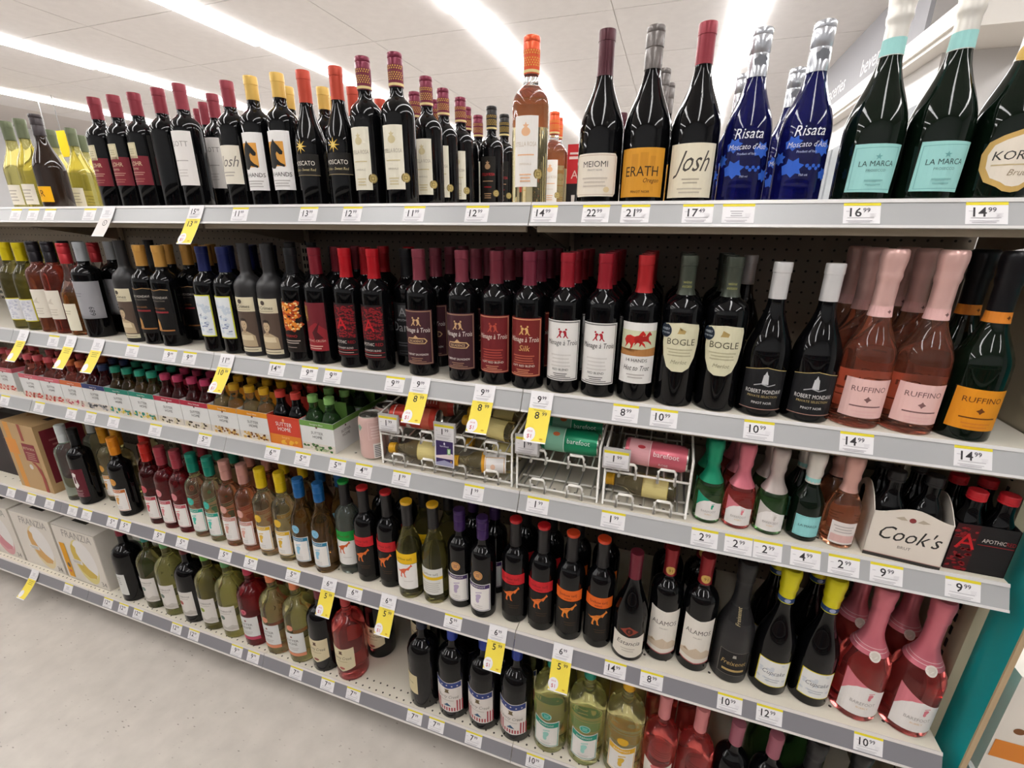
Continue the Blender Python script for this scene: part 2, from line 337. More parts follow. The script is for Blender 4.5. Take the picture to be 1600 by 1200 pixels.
def P_champ(R=.044, H=.312, rn=.0155, zb=.38, zs=.70):
    a, b = zb*H, zs*H; L = [(0, .004), (R*.55, .003), (R*.9, 0), (R*.985, .002), (R, .006), (R, a)]
    for i in range(1, 11):
        s = i/10; L.append((rn+(R-rn)*((1+math.cos(math.pi*s))/2)**1.2, a+(b-a)*s))
    return L+[(rn, H-.001)]
def P_mag(R=.049, H=.34, rn=.015, zb=.56, zs=.76): return P_bord(R, H, rn, zb, zs)
def P_mini(R=.0262, H=.152, rn=.0122, zb=.54, zs=.80): return P_burg(R, H, rn, zb, zs)
def P_sq(R=.0365, H=.30, rn=.0142): return P_bord(R, H, rn, .60, .77)
def rad(prof):
    pts = [(z, r) for r, z in prof[3:]]
    def f(z):
        if z <= pts[0][0]: return pts[0][1]
        for (z0, r0), (z1, r1) in zip(pts, pts[1:]):
            if z <= z1: return r0+(r1-r0)*(z-z0)/max(z1-z0, 1e-9)
        return pts[-1][1]
    return f
def cap_prof(style, prof, H, z0):
    f = rad(prof); e = .0007
    if style in ('foil', 'long'):
        zs = [z0+(H-.022-z0)*i/6 for i in range(7)]
        L = [(f(z0)-.0004, z0)]+[(f(z)+e, z+.0001) for z in zs]
        return L+[(f(H)+e, H-.019), (f(H)+.0015, H-.0185), (f(H)+.0015, H-.004), (f(H)+.001, H-.0005), (0, H)]
    if style == 'screw':
        r = f(H)+.0016
        return [(f(z0)-.0004, z0), (max(r-.0002, f(z0)+e), z0+.0001), (r, z0+(H-z0)*.45), (r-.0008, z0+(H-z0)*.47), (r-.0008, z0+(H-z0)*.49), (r+.0003, z0+(H-z0)*.51), (r+.0003, H-.012), (r-.0002, H-.011), (r+.0003, H-.010), (r+.0003, H-.002), (r-.001, H-.0002), (0, H)]
    if style == 'pet':                      # short screw cap
        r = f(H)+.0018
        return [(f(z0)-.0004, z0), (r, z0+.0001), (r, z0+.004), (r-.0007, z0+.0045), (r-.0007, z0+.0055), (r, z0+.006), (r, H-.0015), (r-.0012, H), (0, H)]
    if style == 'champ':
        zs = [z0+(H-.055-z0)*i/7 for i in range(8)]; L = [(f(z0)-.0004, z0)]+[(f(z)+e, z+.0001) for z in zs]
        r = f(H-.05)
        return L+[(r+.0022, H-.05), (r+.0032, H-.044), (r+.0022, H-.038), (r+.003, H-.03), (r+.0045, H-.018), (r+.0046, H-.009), (r+.0036, H-.003), (r+.001, H-.0004), (0, H)]
KIND = {}
def kind(k, prof, gl, cap, labels, short, desc, name='wine_bottle', fill=None, top=None, cat='bottle'):
    KIND[k] = dict(prof=prof, gl=gl, cap=cap, labels=labels, short=short, desc=desc, name=name, fill=fill, top=top, cat=cat, me=None)
def rect(u0, v0, u1, v1): return [(u0, v0), (u1, v0), (u1, v1), (u0, v1)]
def build_kind(k):
    K = KIND[k]
    if K['me']: return K['me']
    prof = K['prof']; H = prof[-1][1]+.001; f = rad(prof); mats = [glass(K['gl'])]; fm = None
    if K['fill']:
        mats.append(glass('clear' if K['fill'][1] is None else K['fill'][1])); zf = K['fill'][0]*H
        i = max(j for j in range(len(prof)) if prof[j][1] < zf or j < 4)
        prof = prof[:i+1]+[(f(zf), zf)]+prof[i+1:]; fm = [0 if prof[j][1] < zf-1e-6 else 1 for j in range(len(prof)-1)]
    prof = prof+[(0, prof[-1][1])]; fm = fm+[fm[-1]] if fm else None
    body = lathe_me(K['name'], prof, mats, 36, fm); parts = []; cp = None
    if K['cap']:
        style, c, z0 = K['cap'][:3]; cp = cap_prof(style, K['prof'], H, z0*.001); m = K['cap'][3] if len(K['cap']) > 3 else foil(c)
        parts.append(('screw_cap' if style in ('screw', 'pet') else 'foil_capsule', lathe_me('capsule', cp, [m], 28), None, None))
    if K['top']:
        c, r = K['top']; parts.append(('cap_disc', lathe_me('cap_disc', [(0, H-.003), (r, H-.003), (r+.0006, H-.001), (r+.0006, H+.0035), (r-.001, H+.005), (0, H+.005)], [gloss(c)], 24), None, None))
    fc = rad([(0, 0)]*3+[p for p in cp if p[0] > 0]) if cp else f
    for lb in K['labels']:
        nm, poly, c, art = lb[:4]; ff = (lambda z: max(f(z), fc(z))) if len(lb) > 4 and lb[4] == 'cap' else f
        def fn(u, v, h, ff=ff):
            r = ff(v); R0 = max(r, .008); a = u/R0; rr = r+.00035+h; return (rr*math.sin(a), -rr*math.cos(a), v)
        vs = [p[1] for p in poly]; var = abs(ff(min(vs)*.001)-ff(max(vs)*.001)) > .0006
        st = 4.5 if var else 6
        lm = print_me(nm, [('p', poly, c)], fn, st, 0)
        pm = print_me('print', art, fn, st, 1) if art else None
        parts.append((nm, lm, pm, None))
    K['me'] = (body, parts, H); return K['me']
PLACED = []      # kind, x, y, shelf, row, object
def put(k, x, y, s, row=0, rz=None, z=None):
    body, parts, H = build_kind(k); K = KIND[k]
    o = link(K['name'], body, None, (x, y, (ZS[s]+.0004) if z is None else z)); o.rotation_euler.z = random.uniform(-.06, .06) if rz is None else rz
    for nm, me, pm, _ in parts:
        p = link(nm, me, o)
        if pm: link('print', pm, p)
    o['category'] = K['cat']; PLACED.append((k, x, y, s, row, o)); return o
# ------------------------------------------------------------------ little pictures used on the labels (mm)
ROO = [(-16,8),(-10,7),(-5,10),(0,13),(6,14),(10,17),(13,20),(14,23),(15.5,20.5),(17,18),(13,16),(11,12),(9,9),(7,10.5),(4,8),(2,3),(3,-4),(5,-7),(1,-6),(0,1),(-3,3),(-5,-3),(-4,-8),(-8,-7),(-7,-1),(-6,4),(-10,5)]
HORSE = [(-14,0),(-13,14),(-9,26),(-3,33),(0,37),(2,33),(7,28),(13,20),(12,16),(8,16),(4,20),(2,17),(3,10),(8,5),(14,2),(13,-1),(6,1),(2,2),(-2,-3),(-8,-3)]
RUNH = [(-17,6),(-14,12),(-8,14),(-2,12),(4,13),(7,18),(10,21),(12,19),(15,15),(13,13),(11,14),(9,10),(10,5),(14,1),(16,-5),(13,-2),(8,2),(3,3),(-2,2),(-4,-5),(-7,-8),(-6,-2),(-9,2),(-13,-3),(-16,-7),(-14,0)]
def mv(P, u, v, s=1, fx=1): return [(u+x*s*fx, v+y*s) for x, y in P]
def star(u, v, r1, r2, n=8): return [(u+(r1 if i % 2 == 0 else r2)*math.sin(math.pi*i/n), v+(r1 if i % 2 == 0 else r2)*math.cos(math.pi*i/n)) for i in range(2*n)]
FOOT = [(-3,-8),(0,-9),(2,-6),(1.5,-2),(4,2),(5,6),(3,8.5),(-1,8),(-4,5),(-3.5,0),(-4,-4)]
def foot(u, v, s, c): return [('p', mv(FOOT, u, v, s), c), ('P', [ell(u+s*(-3+2*i), v+s*(10+.9*i-.1*i*i), s*1.1, s*1.2, 8) for i in range(5)], c)]
DANCERS = [[(-7,0),(-5,4),(-6,7),(-4,9),(-1,8),(0,6),(-2,5),(-3,1),(-1,-3),(-3,-3),(-5,0),(-8,-4),(-10,-4)], [(7,0),(5,4),(6,7),(4,9),(1,8),(0,6),(2,5),(3,1),(1,-3),(3,-3),(5,0),(8,-4),(10,-4)], ell(-5.5,10.5,1.6,1.8,8), ell(5.5,10.5,1.6,1.8,8)]
def dancers(u, v, s, c): return [('P', [mv(p, u, v, s) for p in DANCERS], c)]
LEAF = [(0,-10),(4,-6),(9,-7),(7,-2),(11,2),(6,4),(5,9),(0,6),(-5,9),(-6,4),(-11,2),(-7,-2),(-9,-7),(-4,-6)]
LIGHTHOUSE = [(-5,0),(-3.5,16),(3.5,16),(5,0)]

# ------------------------------------------------------------------ kinds on the top shelf
kind('chard', P_burg(.0405, .272), 'olive', ('foil', '6a7157', 215), [('label', rect(-34,14,34,76), 'e3dccf', [('l', 0, 60, 44, 4, 10, 'b9b0a4')])], 'green-capped chardonnay', 'olive glass wine bottle, green capsule, plain cream label')
kind('tbr', P_burg(.0405, .275), 'darkbrown', ('screw', '393234', 215), [('label', rect(-34,20,34,66), 'e9ac0e', [('t', 'T', -20, 44, 17, '4a2a08'), ('t', 'b', -12, 32, 18, '4a2a08'), ('t', 'R', 6, 36, 20, '4a2a08')])], 'yellow-label dark bottle', 'dark brown wine bottle with bright yellow monogram label')
kind('lohr', P_bord(H=.283), 'black', ('foil', '86303b', 228), [('label', rect(-38,56,38,128), '7c2430', [('t', 'J. LOHR', -2, 104, 11, 'd9c3a0', 0, 46), ('t', 'ESTATES', -2, 94, 4.5, 'd9c3a0', 0, 30), ('l', 0, 88, 46, 2, 5, 'b98c7c'), ('l', 0, 72, 40, 2, 6, 'a06058')]), ('stamp', rect(-16,122,14,160), 'd6ccab', [('f', -14, 124, 12, 158, 1, 'a89c78'), ('l', -1, 145, 18, 3, 5, 'b3a988')])], 'red-band wine bottle', 'dark wine bottle with maroon capsule and maroon label')
kind('backlbl', P_bord(H=.287), 'black', ('foil', '86303b', 228), [('label', rect(-60,56,-36,185), 'e6e0d8', [])], 'plain-fronted dark bottle', 'dark wine bottle turned so no label faces out')
kind('gott', P_bord(H=.291), 'black', ('foil', '8b3641', 232), [('label', rect(-36,52,36,180), 'e7e2de', [('t', 'GOTT', 3, 144, 13, '9a9490', 0, 46), ('l', 0, 112, 40, 1, 6, 'b9b2ae'), ('l', 0, 90, 30, 3, 7, 'cfc9c4')])], 'tall white-label bottle', 'dark wine bottle, maroon capsule, tall plain white label')
kind('joshred', P_bord(H=.285), 'black', ('foil', '8b3641', 228), [('label', rect(-36,52,36,140), 'e4ddcd', [('t', 'Josh', 2, 92, 26, '77716b', .35, 50), ('l', 0, 80, 36, 2, 7, 'b5ada2')])], 'cream script bottle', 'dark wine bottle, maroon capsule, cream label with script')
kind('hands', P_bord(H=.289), 'black', ('foil', 'd0aa58', 238), [('label', rect(-36,36,36,165), 'ebe8e6', [('r', -28, 88, 20, 142, 'd79a45'), ('p', mv(HORSE, -4, 88, 1.6), '1a1917'), ('t', '14 HANDS', 2, 66, 10, '3a3632', 0, 58), ('l', 2, 58, 46, 3, 6, 'b7b2ae')])], 'gold-capped horse-label bottle', 'dark wine bottle, gold capsule, white label with black horse')
kind('moscato', P_burg(.0350, .288, zb=.46), 'black', ('foil', 'b4432f', 222), [('label', rect(-40,66,40,112), '191512', [('t', 'MOSCATO', 2, 88, 10, 'e6e0d4', 0, 56), ('t', 'Dolce - Sweet Red', 2, 76, 6, 'c9b987', .2, 56), ('r', -40, 66, 40, 67.5, '8d7d5c')]), ('star_emblem', star(0, 128, 16, 5), 'd6ab3f', [('p', star(0, 128, 11, 3), 'e9cf7a')])], 'gold-star bottle', 'slender black wine bottle with red cap and gold star')
_lat = [[(u-1.3, v), (u, v-1.8), (u+1.3, v), (u, v+1.8)] for i, v in enumerate(range(250, 275, 4)) for u in ([-22+5*j for j in range(10)] if i % 2 == 0 else [-19.5+5*j for j in range(9)])]
def stella(k, gl, capc, lab, ink, short, desc, fill=None, lat='d9b34c', extra=()):
    kind(k, P_sq(), gl, ('screw', capc, 236), [('neck_band', rect(-46,244,46,277), capc, [('P', _lat, lat), ('r', -46, 238, 46, 243, 'd9c58a')], 'cap'),
      ('label', rect(-25,32,25,160), lab, [('P', [ell(0,132,9,8,14), star(0,142,7,3,5)], ink[1]), ('t', 'STELLA ROSA', 0, 106, 8.5, ink[0], 0, 44), ('l', 0, 92, 34, 1, 6, ink[1]), ('t', 'IMPERIALE', 0, 72, 4, ink[0], 0, 26), ('l', 0, 56, 24, 3, 6, ink[1])]),
      ('medallion', ell(27,56,10,10,18), '8d7a45', [('e', 27, 56, 7.5, 7.5, 'b9a468'), ('f', 23, 52, 31, 60, 1.2, '6d5c30')])]+list(extra), short, desc, fill=fill)
stella('stella', 'black', '6f2338', 'e3ddcb', ('a59d8c', 'cdbf95'), 'lattice-capped bottle', 'dark wine bottle, maroon lattice cap, cream label, gold medallion')
stella('stellablk', 'black', '24201f', '17130f', ('c9303a', 'b08d6a'), 'black lattice bottle', 'all black wine bottle with black and gold lattice cap')
stella('stellaor', 'straw', 'd9562f', 'ebe6e0', ('c8b9a6', 'e5b48c'), 'orange-capped clear bottle', 'clear wine bottle with orange lattice cap and white label', fill=(.64, 'clear'), extra=[('back_label', rect(72,150,164,214), 'd8693c', [])])
kind('meiomi', P_burg(.0425, .296), 'black', ('foil', '4a2029', 222), [('label', [(-40,12),(-45,18),(-45,82),(-40,88),(40,88),(45,82),(45,18),(40,12)], 'e6dccd', [('f', -41, 15, 41, 85, .8, 'b59a86'), ('t', 'MEIOMI', 0, 64, 11, '4a4441', 0, 56), ('t', 'PINOT NOIR', 0, 57, 3.6, '8d8580', 0, 40), ('l', 0, 46, 50, 3, 7, 'cbc0b2'), ('e', 24, 24, 6, 5, 'd8c49c')])], 'dark-foil cream-label bottle', 'sloping black wine bottle with cut-corner cream label')
kind('erath', P_burg(.0425, .293), 'black', ('screw', '6b6562', 226), [('label', rect(-45,10,45,94), 'd5952c', [('P', [rect(-20,56,-8,84), rect(-4,50,10,86), rect(14,54,24,80)], 'c98a26'), ('t', 'ERATH', 0, 46, 18, '3a2a14', 0, 62), ('t', 'Oregon', 18, 35, 8, '5a3d18', .3, 30), ('t', 'PINOT NOIR', 0, 17, 4.5, '4a3418', 0, 42)])], 'orange-label pinot bottle', 'sloping black wine bottle with grey screw cap, orange label')
kind('josh', P_burg(.0425, .289), 'black', ('foil', '8c333d', 226), [('label', rect(-45,8,45,98), 'e5dcc4', [('t', 'Josh', -2, 52, 36, '4c4640', .35, 56), ('l', 0, 40, 30, 2, 6, 'b5ab98'), ('l', 0, 24, 44, 2, 6, 'c4baa6')])], 'cream script burgundy', 'sloping black wine bottle, red capsule, large cream script label')
kind('risata', P_burg(.0395, .272, zb=.40), 'blue', ('screw', 'b9bcc2', 200, mat('silver_cap', 'c9ccd2', rough=.22, metal=.7)), [('cap_leaf', mv(LEAF, 3, 224, 1.1), '6d6f75', [], 'cap'), ('leaf_print', mv(LEAF, -22, 92, 1.25), '2f5fc4', [('P', [mv(LEAF, -18, 54, 1.6), mv(LEAF, 26, 84, 1.4), mv(LEAF, 38, 44, 1.1), mv(LEAF, -44, 70, 1.1)], '2f5fc4'), ('P', [ell(4+5*i, 56-4*(i % 2), 3, 3, 8) for i in range(5)], '2f5fc4'), ('t', 'Risata', 0, 102, 17, 'e6e6ea', .2, 46), ('t', "Moscato d'Asti", 0, 85, 9, 'dcdce6', .2, 62), ('t', 'Product of Italy', 0, 76, 4, 'b9c2e0', .1, 30), ('t', '750 ml', 0, 40, 3.5, 'b9c2e0')])], 'cobalt blue bottle', 'cobalt blue moscato bottle with silver cap and leaf print')
kind('lamarca', P_champ(.0435, .312, .0148, .34, .74), 'darkgreen', ('champ', 'e2ded6', 214), [('neck_band', rect(-56,215,56,238), '9fd6d2', [], 'cap'), ('label', [(-36,14),(33,12),(40,84),(-34,86)], '9fd6d2', [('f', -31, 17, 32, 80, .7, '6fa9a8'), ('t', 'LA MARCA', 2, 52, 8.5, '37504f', 0, 50), ('t', 'PROSECCO', 2, 44, 4, '6c9492', 0, 34), ('P', [star(2, 66, 5, 2, 5)], '6fa9a8'), ('l', 2, 32, 26, 2, 6, '84bab7')])], 'pale blue label prosecco', 'dark sparkling bottle with white foil and pale blue label', name='sparkling_wine_bottle')
_shield = [(-44,44),(-46,66),(-40,82),(-26,90),(-10,96),(0,100),(10,96),(26,90),(40,82),(46,66),(44,44),(34,26),(18,18),(10,12),(0,10),(-10,12),(-18,18),(-34,26)]
kind('korbel', P_champ(.046, .316, .0160, .34, .72), 'darkgreen', ('champ', 'e6e1da', 196), [('neck_shield', [(-30,196),(-34,206),(-14,222),(0,226),(14,222),(34,206),(30,196),(0,190)], 'd0a955', [('P', [star(0, 208, 8, 3, 6)], 'a57f30')], 'cap'), ('neck_text', rect(-6,232,6,272), 'e6e1da', [('t', 'KORBEL', 3, 252, 6, '8d8578', 0, 36, 1)], 'cap'), ('label', _shield, 'cda862', [('p', mv(_shield, 0, 10, .82), 'eadfcf'), ('t', 'KORBEL', 0, 56, 13, '3c3834', .12, 66), ('l', 0, 50, 62, 1, 5, 'c9b58c'), ('t', 'Brut', 0, 34, 9, '9a8a70', .3)])], 'gold shield champagne', 'green champagne bottle, white foil neck, gold shield label', name='sparkling_wine_bottle')
# ------------------------------------------------------------------ kinds on the second shelf
random.seed(11)
def blobs(n, u0, v0, u1, v1, s):
    out = []
    for i in range(n):
        u, v = random.uniform(u0, u1), random.uniform(v0, v1); a = random.uniform(0, 6.3)
        out.append([(u+s*random.uniform(.5, 1.3)*math.cos(a+j*1.256)*1.4, v+s*random.uniform(.5, 1.3)*math.sin(a+j*1.256)) for j in range(5)])
    return out
kind('oyster', P_bord(.037, .284, zb=.55, zs=.8), 'olivedark', ('foil', 'd9c414', 226), [('label', rect(-37,30,37,105), 'd6c92c', [('r', -34, 33, 34, 102, 'e3e3e8'), ('P', blobs(26, -30, 38, 30, 98, 5), 'cfd0da'), ('P', blobs(14, -28, 40, 28, 96, 3), 'c0c2d2')])], 'yellow-capped lacy-label bottle', 'grey glass wine bottle, yellow capsule, lacy white label')
kind('pinkdark', P_bord(.037, .289), 'rosedark', ('screw', '221f24', 226), [('label', rect(-35,48,35,140), 'e3dcce', [('p', [(-14,98),(12,116),(8,104),(14,96)], 'cfc6b6'), ('l', 0, 80, 40, 3, 8, 'cbc2b3')])], 'dark-capped blush bottle', 'deep rosé wine bottle, black screw cap, cream label')
kind('peach', P_burg(.037, .286, zb=.42, zs=.72), 'amber', ('screw', 'b32a31', 224), [('label', rect(-26,16,32,102), 'e6dfc9', [('l', 0, 80, 30, 2, 8, 'c4bba5')])], 'red-capped peach bottle', 'clear peach-pink wine bottle with red screw cap', fill=(.48, 'clear'))
kind('greylbl', P_bord(.0385, .291, zb=.66, zs=.81), 'black', ('foil', 'a9adb0', 234), [('label', [(-60,60),(-54,72),(56,72),(62,60),(64,175),(-62,175)], '9d9ca0', [('l', -4, 140, 34, 2, 8, '85848a'), ('t', '689', 36, 84, 14, '34343a', 0, 40, 1)])], 'silver-label broad bottle', 'broad black wine bottle with silver capsule and grey label')
def crimes(k):
    kind(k, P_bord(.0372, .299, zb=.60, zs=.78), 'matte', None, [('label', rect(-36,13,36,162), 'd9cfb2', [('r', -36, 25, 36, 124, '5a4a40'), ('p', [(-30,28),(-27,58),(-16,66),(-8,70),(8,70),(16,66),(27,58),(30,28)], 'b8a384'), ('p', [(-22,46),(-20,60),(20,60),(22,46)], 'd8c9a8'), ('p', [(-5,66),(-5,76),(5,76),(5,66)], 'a98f72'), ('e', 0, 88, 10, 14, 'c2aa8a'), ('p', [(-10.5,92),(-9,104),(0,107),(9,104),(10.5,92),(6,99),(-6,99)], '3a2d25'), ('P', [ell(-4,90,1.8,.9,8), ell(4,90,1.8,.9,8), rect(-3,79.5,3,81)], '4a382c'), ('p', [(-1.4,84),(1.4,84),(0,90)], 'a98f72'), ('e', 0, 151, 6, 6, '4a4038'), ('t', '19 Crimes', 0, 134, 9, '2a2622', .15, 48), ('l', 0, 130, 50, 1, 3, '8d826e'), ('l', 0, 20, 58, 1, 4, '6d6252')])], 'matte black portrait bottle', 'matte black wine bottle with sepia portrait label')
crimes('crimes')
kind('mondgold', P_bord(H=.287), 'black', ('foil', 'c9964a', 228), [('label', rect(-38,34,38,168), '0d0b0c', [('p', [(-38,163),(-20,166),(0,162),(20,166),(38,163),(38,165),(20,168),(0,164),(-20,168),(-38,165)], 'a37e50'), ('t', 'ROBERT MONDAVI', 0, 140, 7, 'c9c2b8', 0, 64), ('t', 'PRIVATE SELECTION', 0, 132, 4, '8d8578', 0, 50), ('t', 'BOURBON BARREL', 0, 110, 5, 'a5754a', 0, 44), ('r', -28, 99, 28, 104, '8c2a30'), ('p', mv(LIGHTHOUSE, -8, 50, 1.5), 'b9854a'), ('p', [(-13,74),(-8,82),(-3,74)], 'b9854a'), ('r', -30, 46, 34, 50, 'a8703c')])], 'gold-capped lighthouse bottle', 'black wine bottle, gold capsule, black label with gold tower')
kind('bluecap', P_bord(H=.288), 'black', ('foil', '1d2557', 222), [('label', rect(-30,44,30,160), 'd2cf3a', [('r', -27, 47, 27, 157, 'e2e6ea'), ('P', blobs(20, -22, 54, 22, 150, 5), 'c9d3de'), ('P', blobs(9, -16, 60, 22, 110, 3), '8d97b5'), ('t', 't', -2, 102, 10, '7d8795')])], 'navy-capped sketch-label bottle', 'black wine bottle, navy capsule, white sketch label edged yellow')
kind('flame', P_bord(H=.290), 'black', ('foil', '191a1c', 228), [('label', rect(-36,26,36,160), '160d0a', [('P', blobs(60, -33, 84, 33, 156, 6), 'b4471a'), ('P', blobs(60, -33, 84, 33, 156, 4), 'e3872b'), ('P', blobs(40, -32, 86, 32, 156, 2.6), 'f2d191'), ('t', 'INFERNO', 0, 66, 7, 'c02a2a', 0, 50), ('l', 0, 58, 52, 2, 6, 'b9aaa0'), ('l', 0, 40, 30, 1, 5, '8d8078')])], 'flame-label bottle', 'black wine bottle with fiery orange label')
kind('crush', P_bord(H=.292), 'black', ('foil', '7f1f2c', 228), [('label', rect(-36,36,36,160), '6b1c26', [('p', [(-36,36),(36,36),(36,90),(10,110),(-36,84)], '8f222b'), ('p', [(-2,84),(20,112),(12,86),(26,70),(4,64)], '4c1219'), ('r', -32, 112, -10, 152, '7d5a2c'), ('t', 'A', -21, 120, 20, 'c9a35c'), ('t', 'APOTHIC CRUSH', 0, 60, 6, 'e0b9a8', 0, 60), ('l', 0, 50, 44, 2, 6, 'd6b0a2')])], 'crimson-label bottle', 'black wine bottle, dark red capsule, crimson drapery label')
_sw = blobs(230, -34, 80, 34, 158, 2.6); _sk = blobs(90, -34, 80, 34, 158, 1.8)
kind('apothic', P_bord(H=.293), 'black', ('foil', 'b3141f', 224), [('label', rect(-37,28,37,164), '0f0a0b', [('r', -35, 78, 35, 160, '3d0d13'), ('P', _sw, '86171f'), ('P', _sk, '1c0a0c'), ('t', 'A', 0, 100, 30, 'c01d26', 0, 30), ('t', 'APOTHIC', -8, 64, 8, 'dcd3cc', 0, 36), ('t', 'RED', 22, 64, 8, 'a01822', 0, 18), ('r', -34, 46, 34, 47.5, 'a01822'), ('t', "WINEMAKER'S BLEND", 0, 50, 5, 'd5c8c0', 0, 50), ('r', -34, 35, 34, 36.5, 'a01822'), ('l', 0, 42, 50, 1, 6, '9d8a84')])], 'bright red capped bottle', 'black wine bottle, bright red capsule, red swirl label')
kind('apdark', P_bord(H=.292), 'black', ('foil', '1f2022', 228), [('label', rect(-37,28,37,164), '1b1b1d', [('r', -12, 128, 12, 158, '4a4a4c'), ('t', 'A', 0, 131, 22, '9a9a9c'), ('t', 'APOTHIC', 0, 118, 6, 'b9b9ba', 0, 36), ('t', 'Dark', -2, 92, 24, '9d9d9f', 0, 60), ('l', 0, 64, 40, 2, 7, '55555a'), ('f', -14, 34, 14, 42, .8, '6d6d70')])], 'grey gothic bottle', 'black wine bottle with grey gothic-lettered label')
def menage(k, base, rim, ink, tint, sub, blend, capc, short, desc, mid):
    art = [('f', -40, 31, 40, 158, 2.4, rim)] + dancers(2, 128, 1.3, tint) + [('t', 'M\u00e9nage \u00e0 Trois', 1, 108, 11.5, ink, .12, 68)] + mid + [('t', blend, 0, 52, 5, ink, 0, 56), ('l', 0, 46, 30, 2, 4.5, rim), ('l', 0, 37.5, 46, 1, 4, rim)]
    kind(k, P_bord(H=.295), 'black', ('foil', capc, 226), [('label', rect(-42.5,29,42.5,160), base, art)], short, desc)
menage('decad', '44222a', '9a7762', 'e6ddd6', 'c9a377', 'DECADENCE', 'CABERNET SAUVIGNON', '7b3441', 'brown dancers-label bottle', 'black wine bottle with brown label of gold dancing figures', [('p', [(-26,84),(-22,94),(-6,95),(0,101),(6,95),(22,94),(28,87),(22,80),(-22,80)], 'c9a377'), ('p', [(-23.5,85),(-20,92),(20,92),(25,87),(20,82),(-20,82)], '44222a'), ('t', 'DECADENCE', 0, 84, 6, 'd9b98c', 0, 36)])
menage('redm', '6f1e22', 'c8856a', 'ead9cc', 'b04a3a', '', 'SOFT RED BLEND', '6d2733', 'narrow red-label bottle', 'black wine bottle with plain dark red label', [('l', 0, 84, 50, 5, 6, 'a8463a')])
menage('silk', '74211f', 'd08a68', 'ead9cc', 'd6a86a', '', 'SOFT RED BLEND', '74283a', 'red dancers-label bottle', 'black wine bottle with red label of gold dancing figures', [('t', 'Silk', 2, 88, 13, 'd6a86a', .25), ('l', 0, 78, 50, 4, 5.5, 'b8604a')])
menage('menw', 'e4e1dd', '6d6a68', '2c2a2b', 'a8232f', '', 'RED BLEND', '9a1f2c', 'white dancers-label bottle', 'black wine bottle with white label of red dancing figures', [('l', 0, 88, 44, 4, 8, 'd3cfca')])
kind('trot', P_bord(H=.294), 'black', ('foil', 'b0262a', 222), [('label', rect(-40,40,40,166), 'e8e5e1', [('r', -40, 98, 40, 150, 'cfd0ae'), ('p', [(-40,98),(40,98),(40,116),(8,112),(-12,106),(-40,112)], 'b07a45'), ('p', mv(RUNH, -6, 122, 1.35), 'c22a22'), ('p', mv(RUNH, 10, 126, 1.1), 'a81f1c'), ('t', '14 HANDS', 0, 86, 7, '4a4541', 0, 46), ('t', 'Hot to Trot', 0, 68, 11, '3c3835', .25, 52), ('l', 0, 60, 36, 2, 6, 'b9b3ae')])], 'red horses bottle', 'black wine bottle, red capsule, white label with red horses')
_pick = [(-10,74),(-22,82),(-32,104),(-37,130),(-37,160),(-34,168),(0,172),(34,168),(37,160),(37,130),(32,104),(22,82),(10,74)]
kind('bogle', P_bord(.038, .295), 'black', ('foil', '454a40', 222), [('neck_print', rect(-10,236,10,250), '454a40', [('t', 'wine', 0, 244, 6, '9c9a58', .2), ('t', 'estate', 0, 236, 6, '9c9a58', .2, 18)], 'cap'), ('label', _pick, 'd8d3b4', [('p', [(-8,150),(6,150),(8,156),(0,154),(-4,162),(-6,154)], 'b59b62'), ('t', 'BOGLE', 1, 128, 13, '55523f', 0, 56), ('l', 0, 120, 50, 3, 6, 'b7b192'), ('t', 'Merlot', 0, 90, 8, '9a9678', .3)]), ('round_sticker', ell(-33,154,14,14,20), '1c2c44', [('e', -33, 154, 12.5, 12.5, '14202f'), ('t', 'WINERY', -33, 155, 5, 'c9d3dc', 0, 19), ('t', 'OF THE YEAR', -33, 148, 3.6, 'c9d3dc', 0, 21)])], 'cream shield-label bottle', 'black wine bottle, olive capsule, cream shield label, blue sticker')
kind('mondpn', P_burg(.041, .288, zb=.40, zs=.78), 'black', ('foil', 'dedcdb', 222), [('label', [(-40,14),(40,14),(40,92),(20,95),(0,99),(-20,95),(-40,92)], '17171a', [('p', [(-40,91),(-20,94),(0,98),(20,94),(40,91),(40,92.5),(20,95.5),(0,99.5),(-20,95.5),(-40,92.5)], 'b39c66'), ('p', mv(LIGHTHOUSE, 0, 66, 1.15), 'c4c4c6'), ('p', [(-3,84),(0,92),(3,84)], 'c4c4c6'), ('P', [[(-18,62),(-6,66),(6,62),(18,66),(18,68),(6,64),(-6,68),(-18,64)]], 'a9a9ab'), ('t', 'ROBERT MONDAVI', 0, 48, 8, 'e2e0de', 0, 62), ('t', 'PRIVATE SELECTION', 0, 40, 4.5, 'b5a06c', 0, 52), ('t', 'PINOT NOIR', 0, 27, 5, 'd6d4d2', 0, 34), ('r', -40, 16, 40, 17.2, 'b58a7a')])], 'white-capped tower bottle', 'sloping black wine bottle, white capsule, black tower label')
def ruff(k, gl, band, lab, ink, foilc, short, desc):
    kind(k, P_champ(.0402, .314, .0155, .40, .70), gl, ('champ', foilc, 200), [('neck_band', rect(-60,201,60,219), band, [('P', [star(8, 210, 4, 2, 4)], ink)], 'cap'), ('label', [(-40,22),(40,20),(42,92),(-38,94)], lab, [('t', 'RUFFINO', 1, 70, 10, ink, 0, 62), ('P', [star(1, 56, 6, 3.5, 4)], ink), ('l', 1, 44, 50, 1, 6, ink), ('l', 1, 34, 40, 2, 6, band)])], short, desc, name='sparkling_wine_bottle')
ruff('ruffrose', 'rose', 'e8b9b5', 'eac0ba', '7d5a58', 'e0b5ad', 'pink foil sparkling bottle', 'pink sparkling wine bottle with pale pink foil and label')
ruff('ruffpro', 'darkgreen', 'd8822a', 'e3921d', '6a3a10', '17171a', 'orange-label sparkling bottle', 'dark sparkling bottle with black foil and orange label')
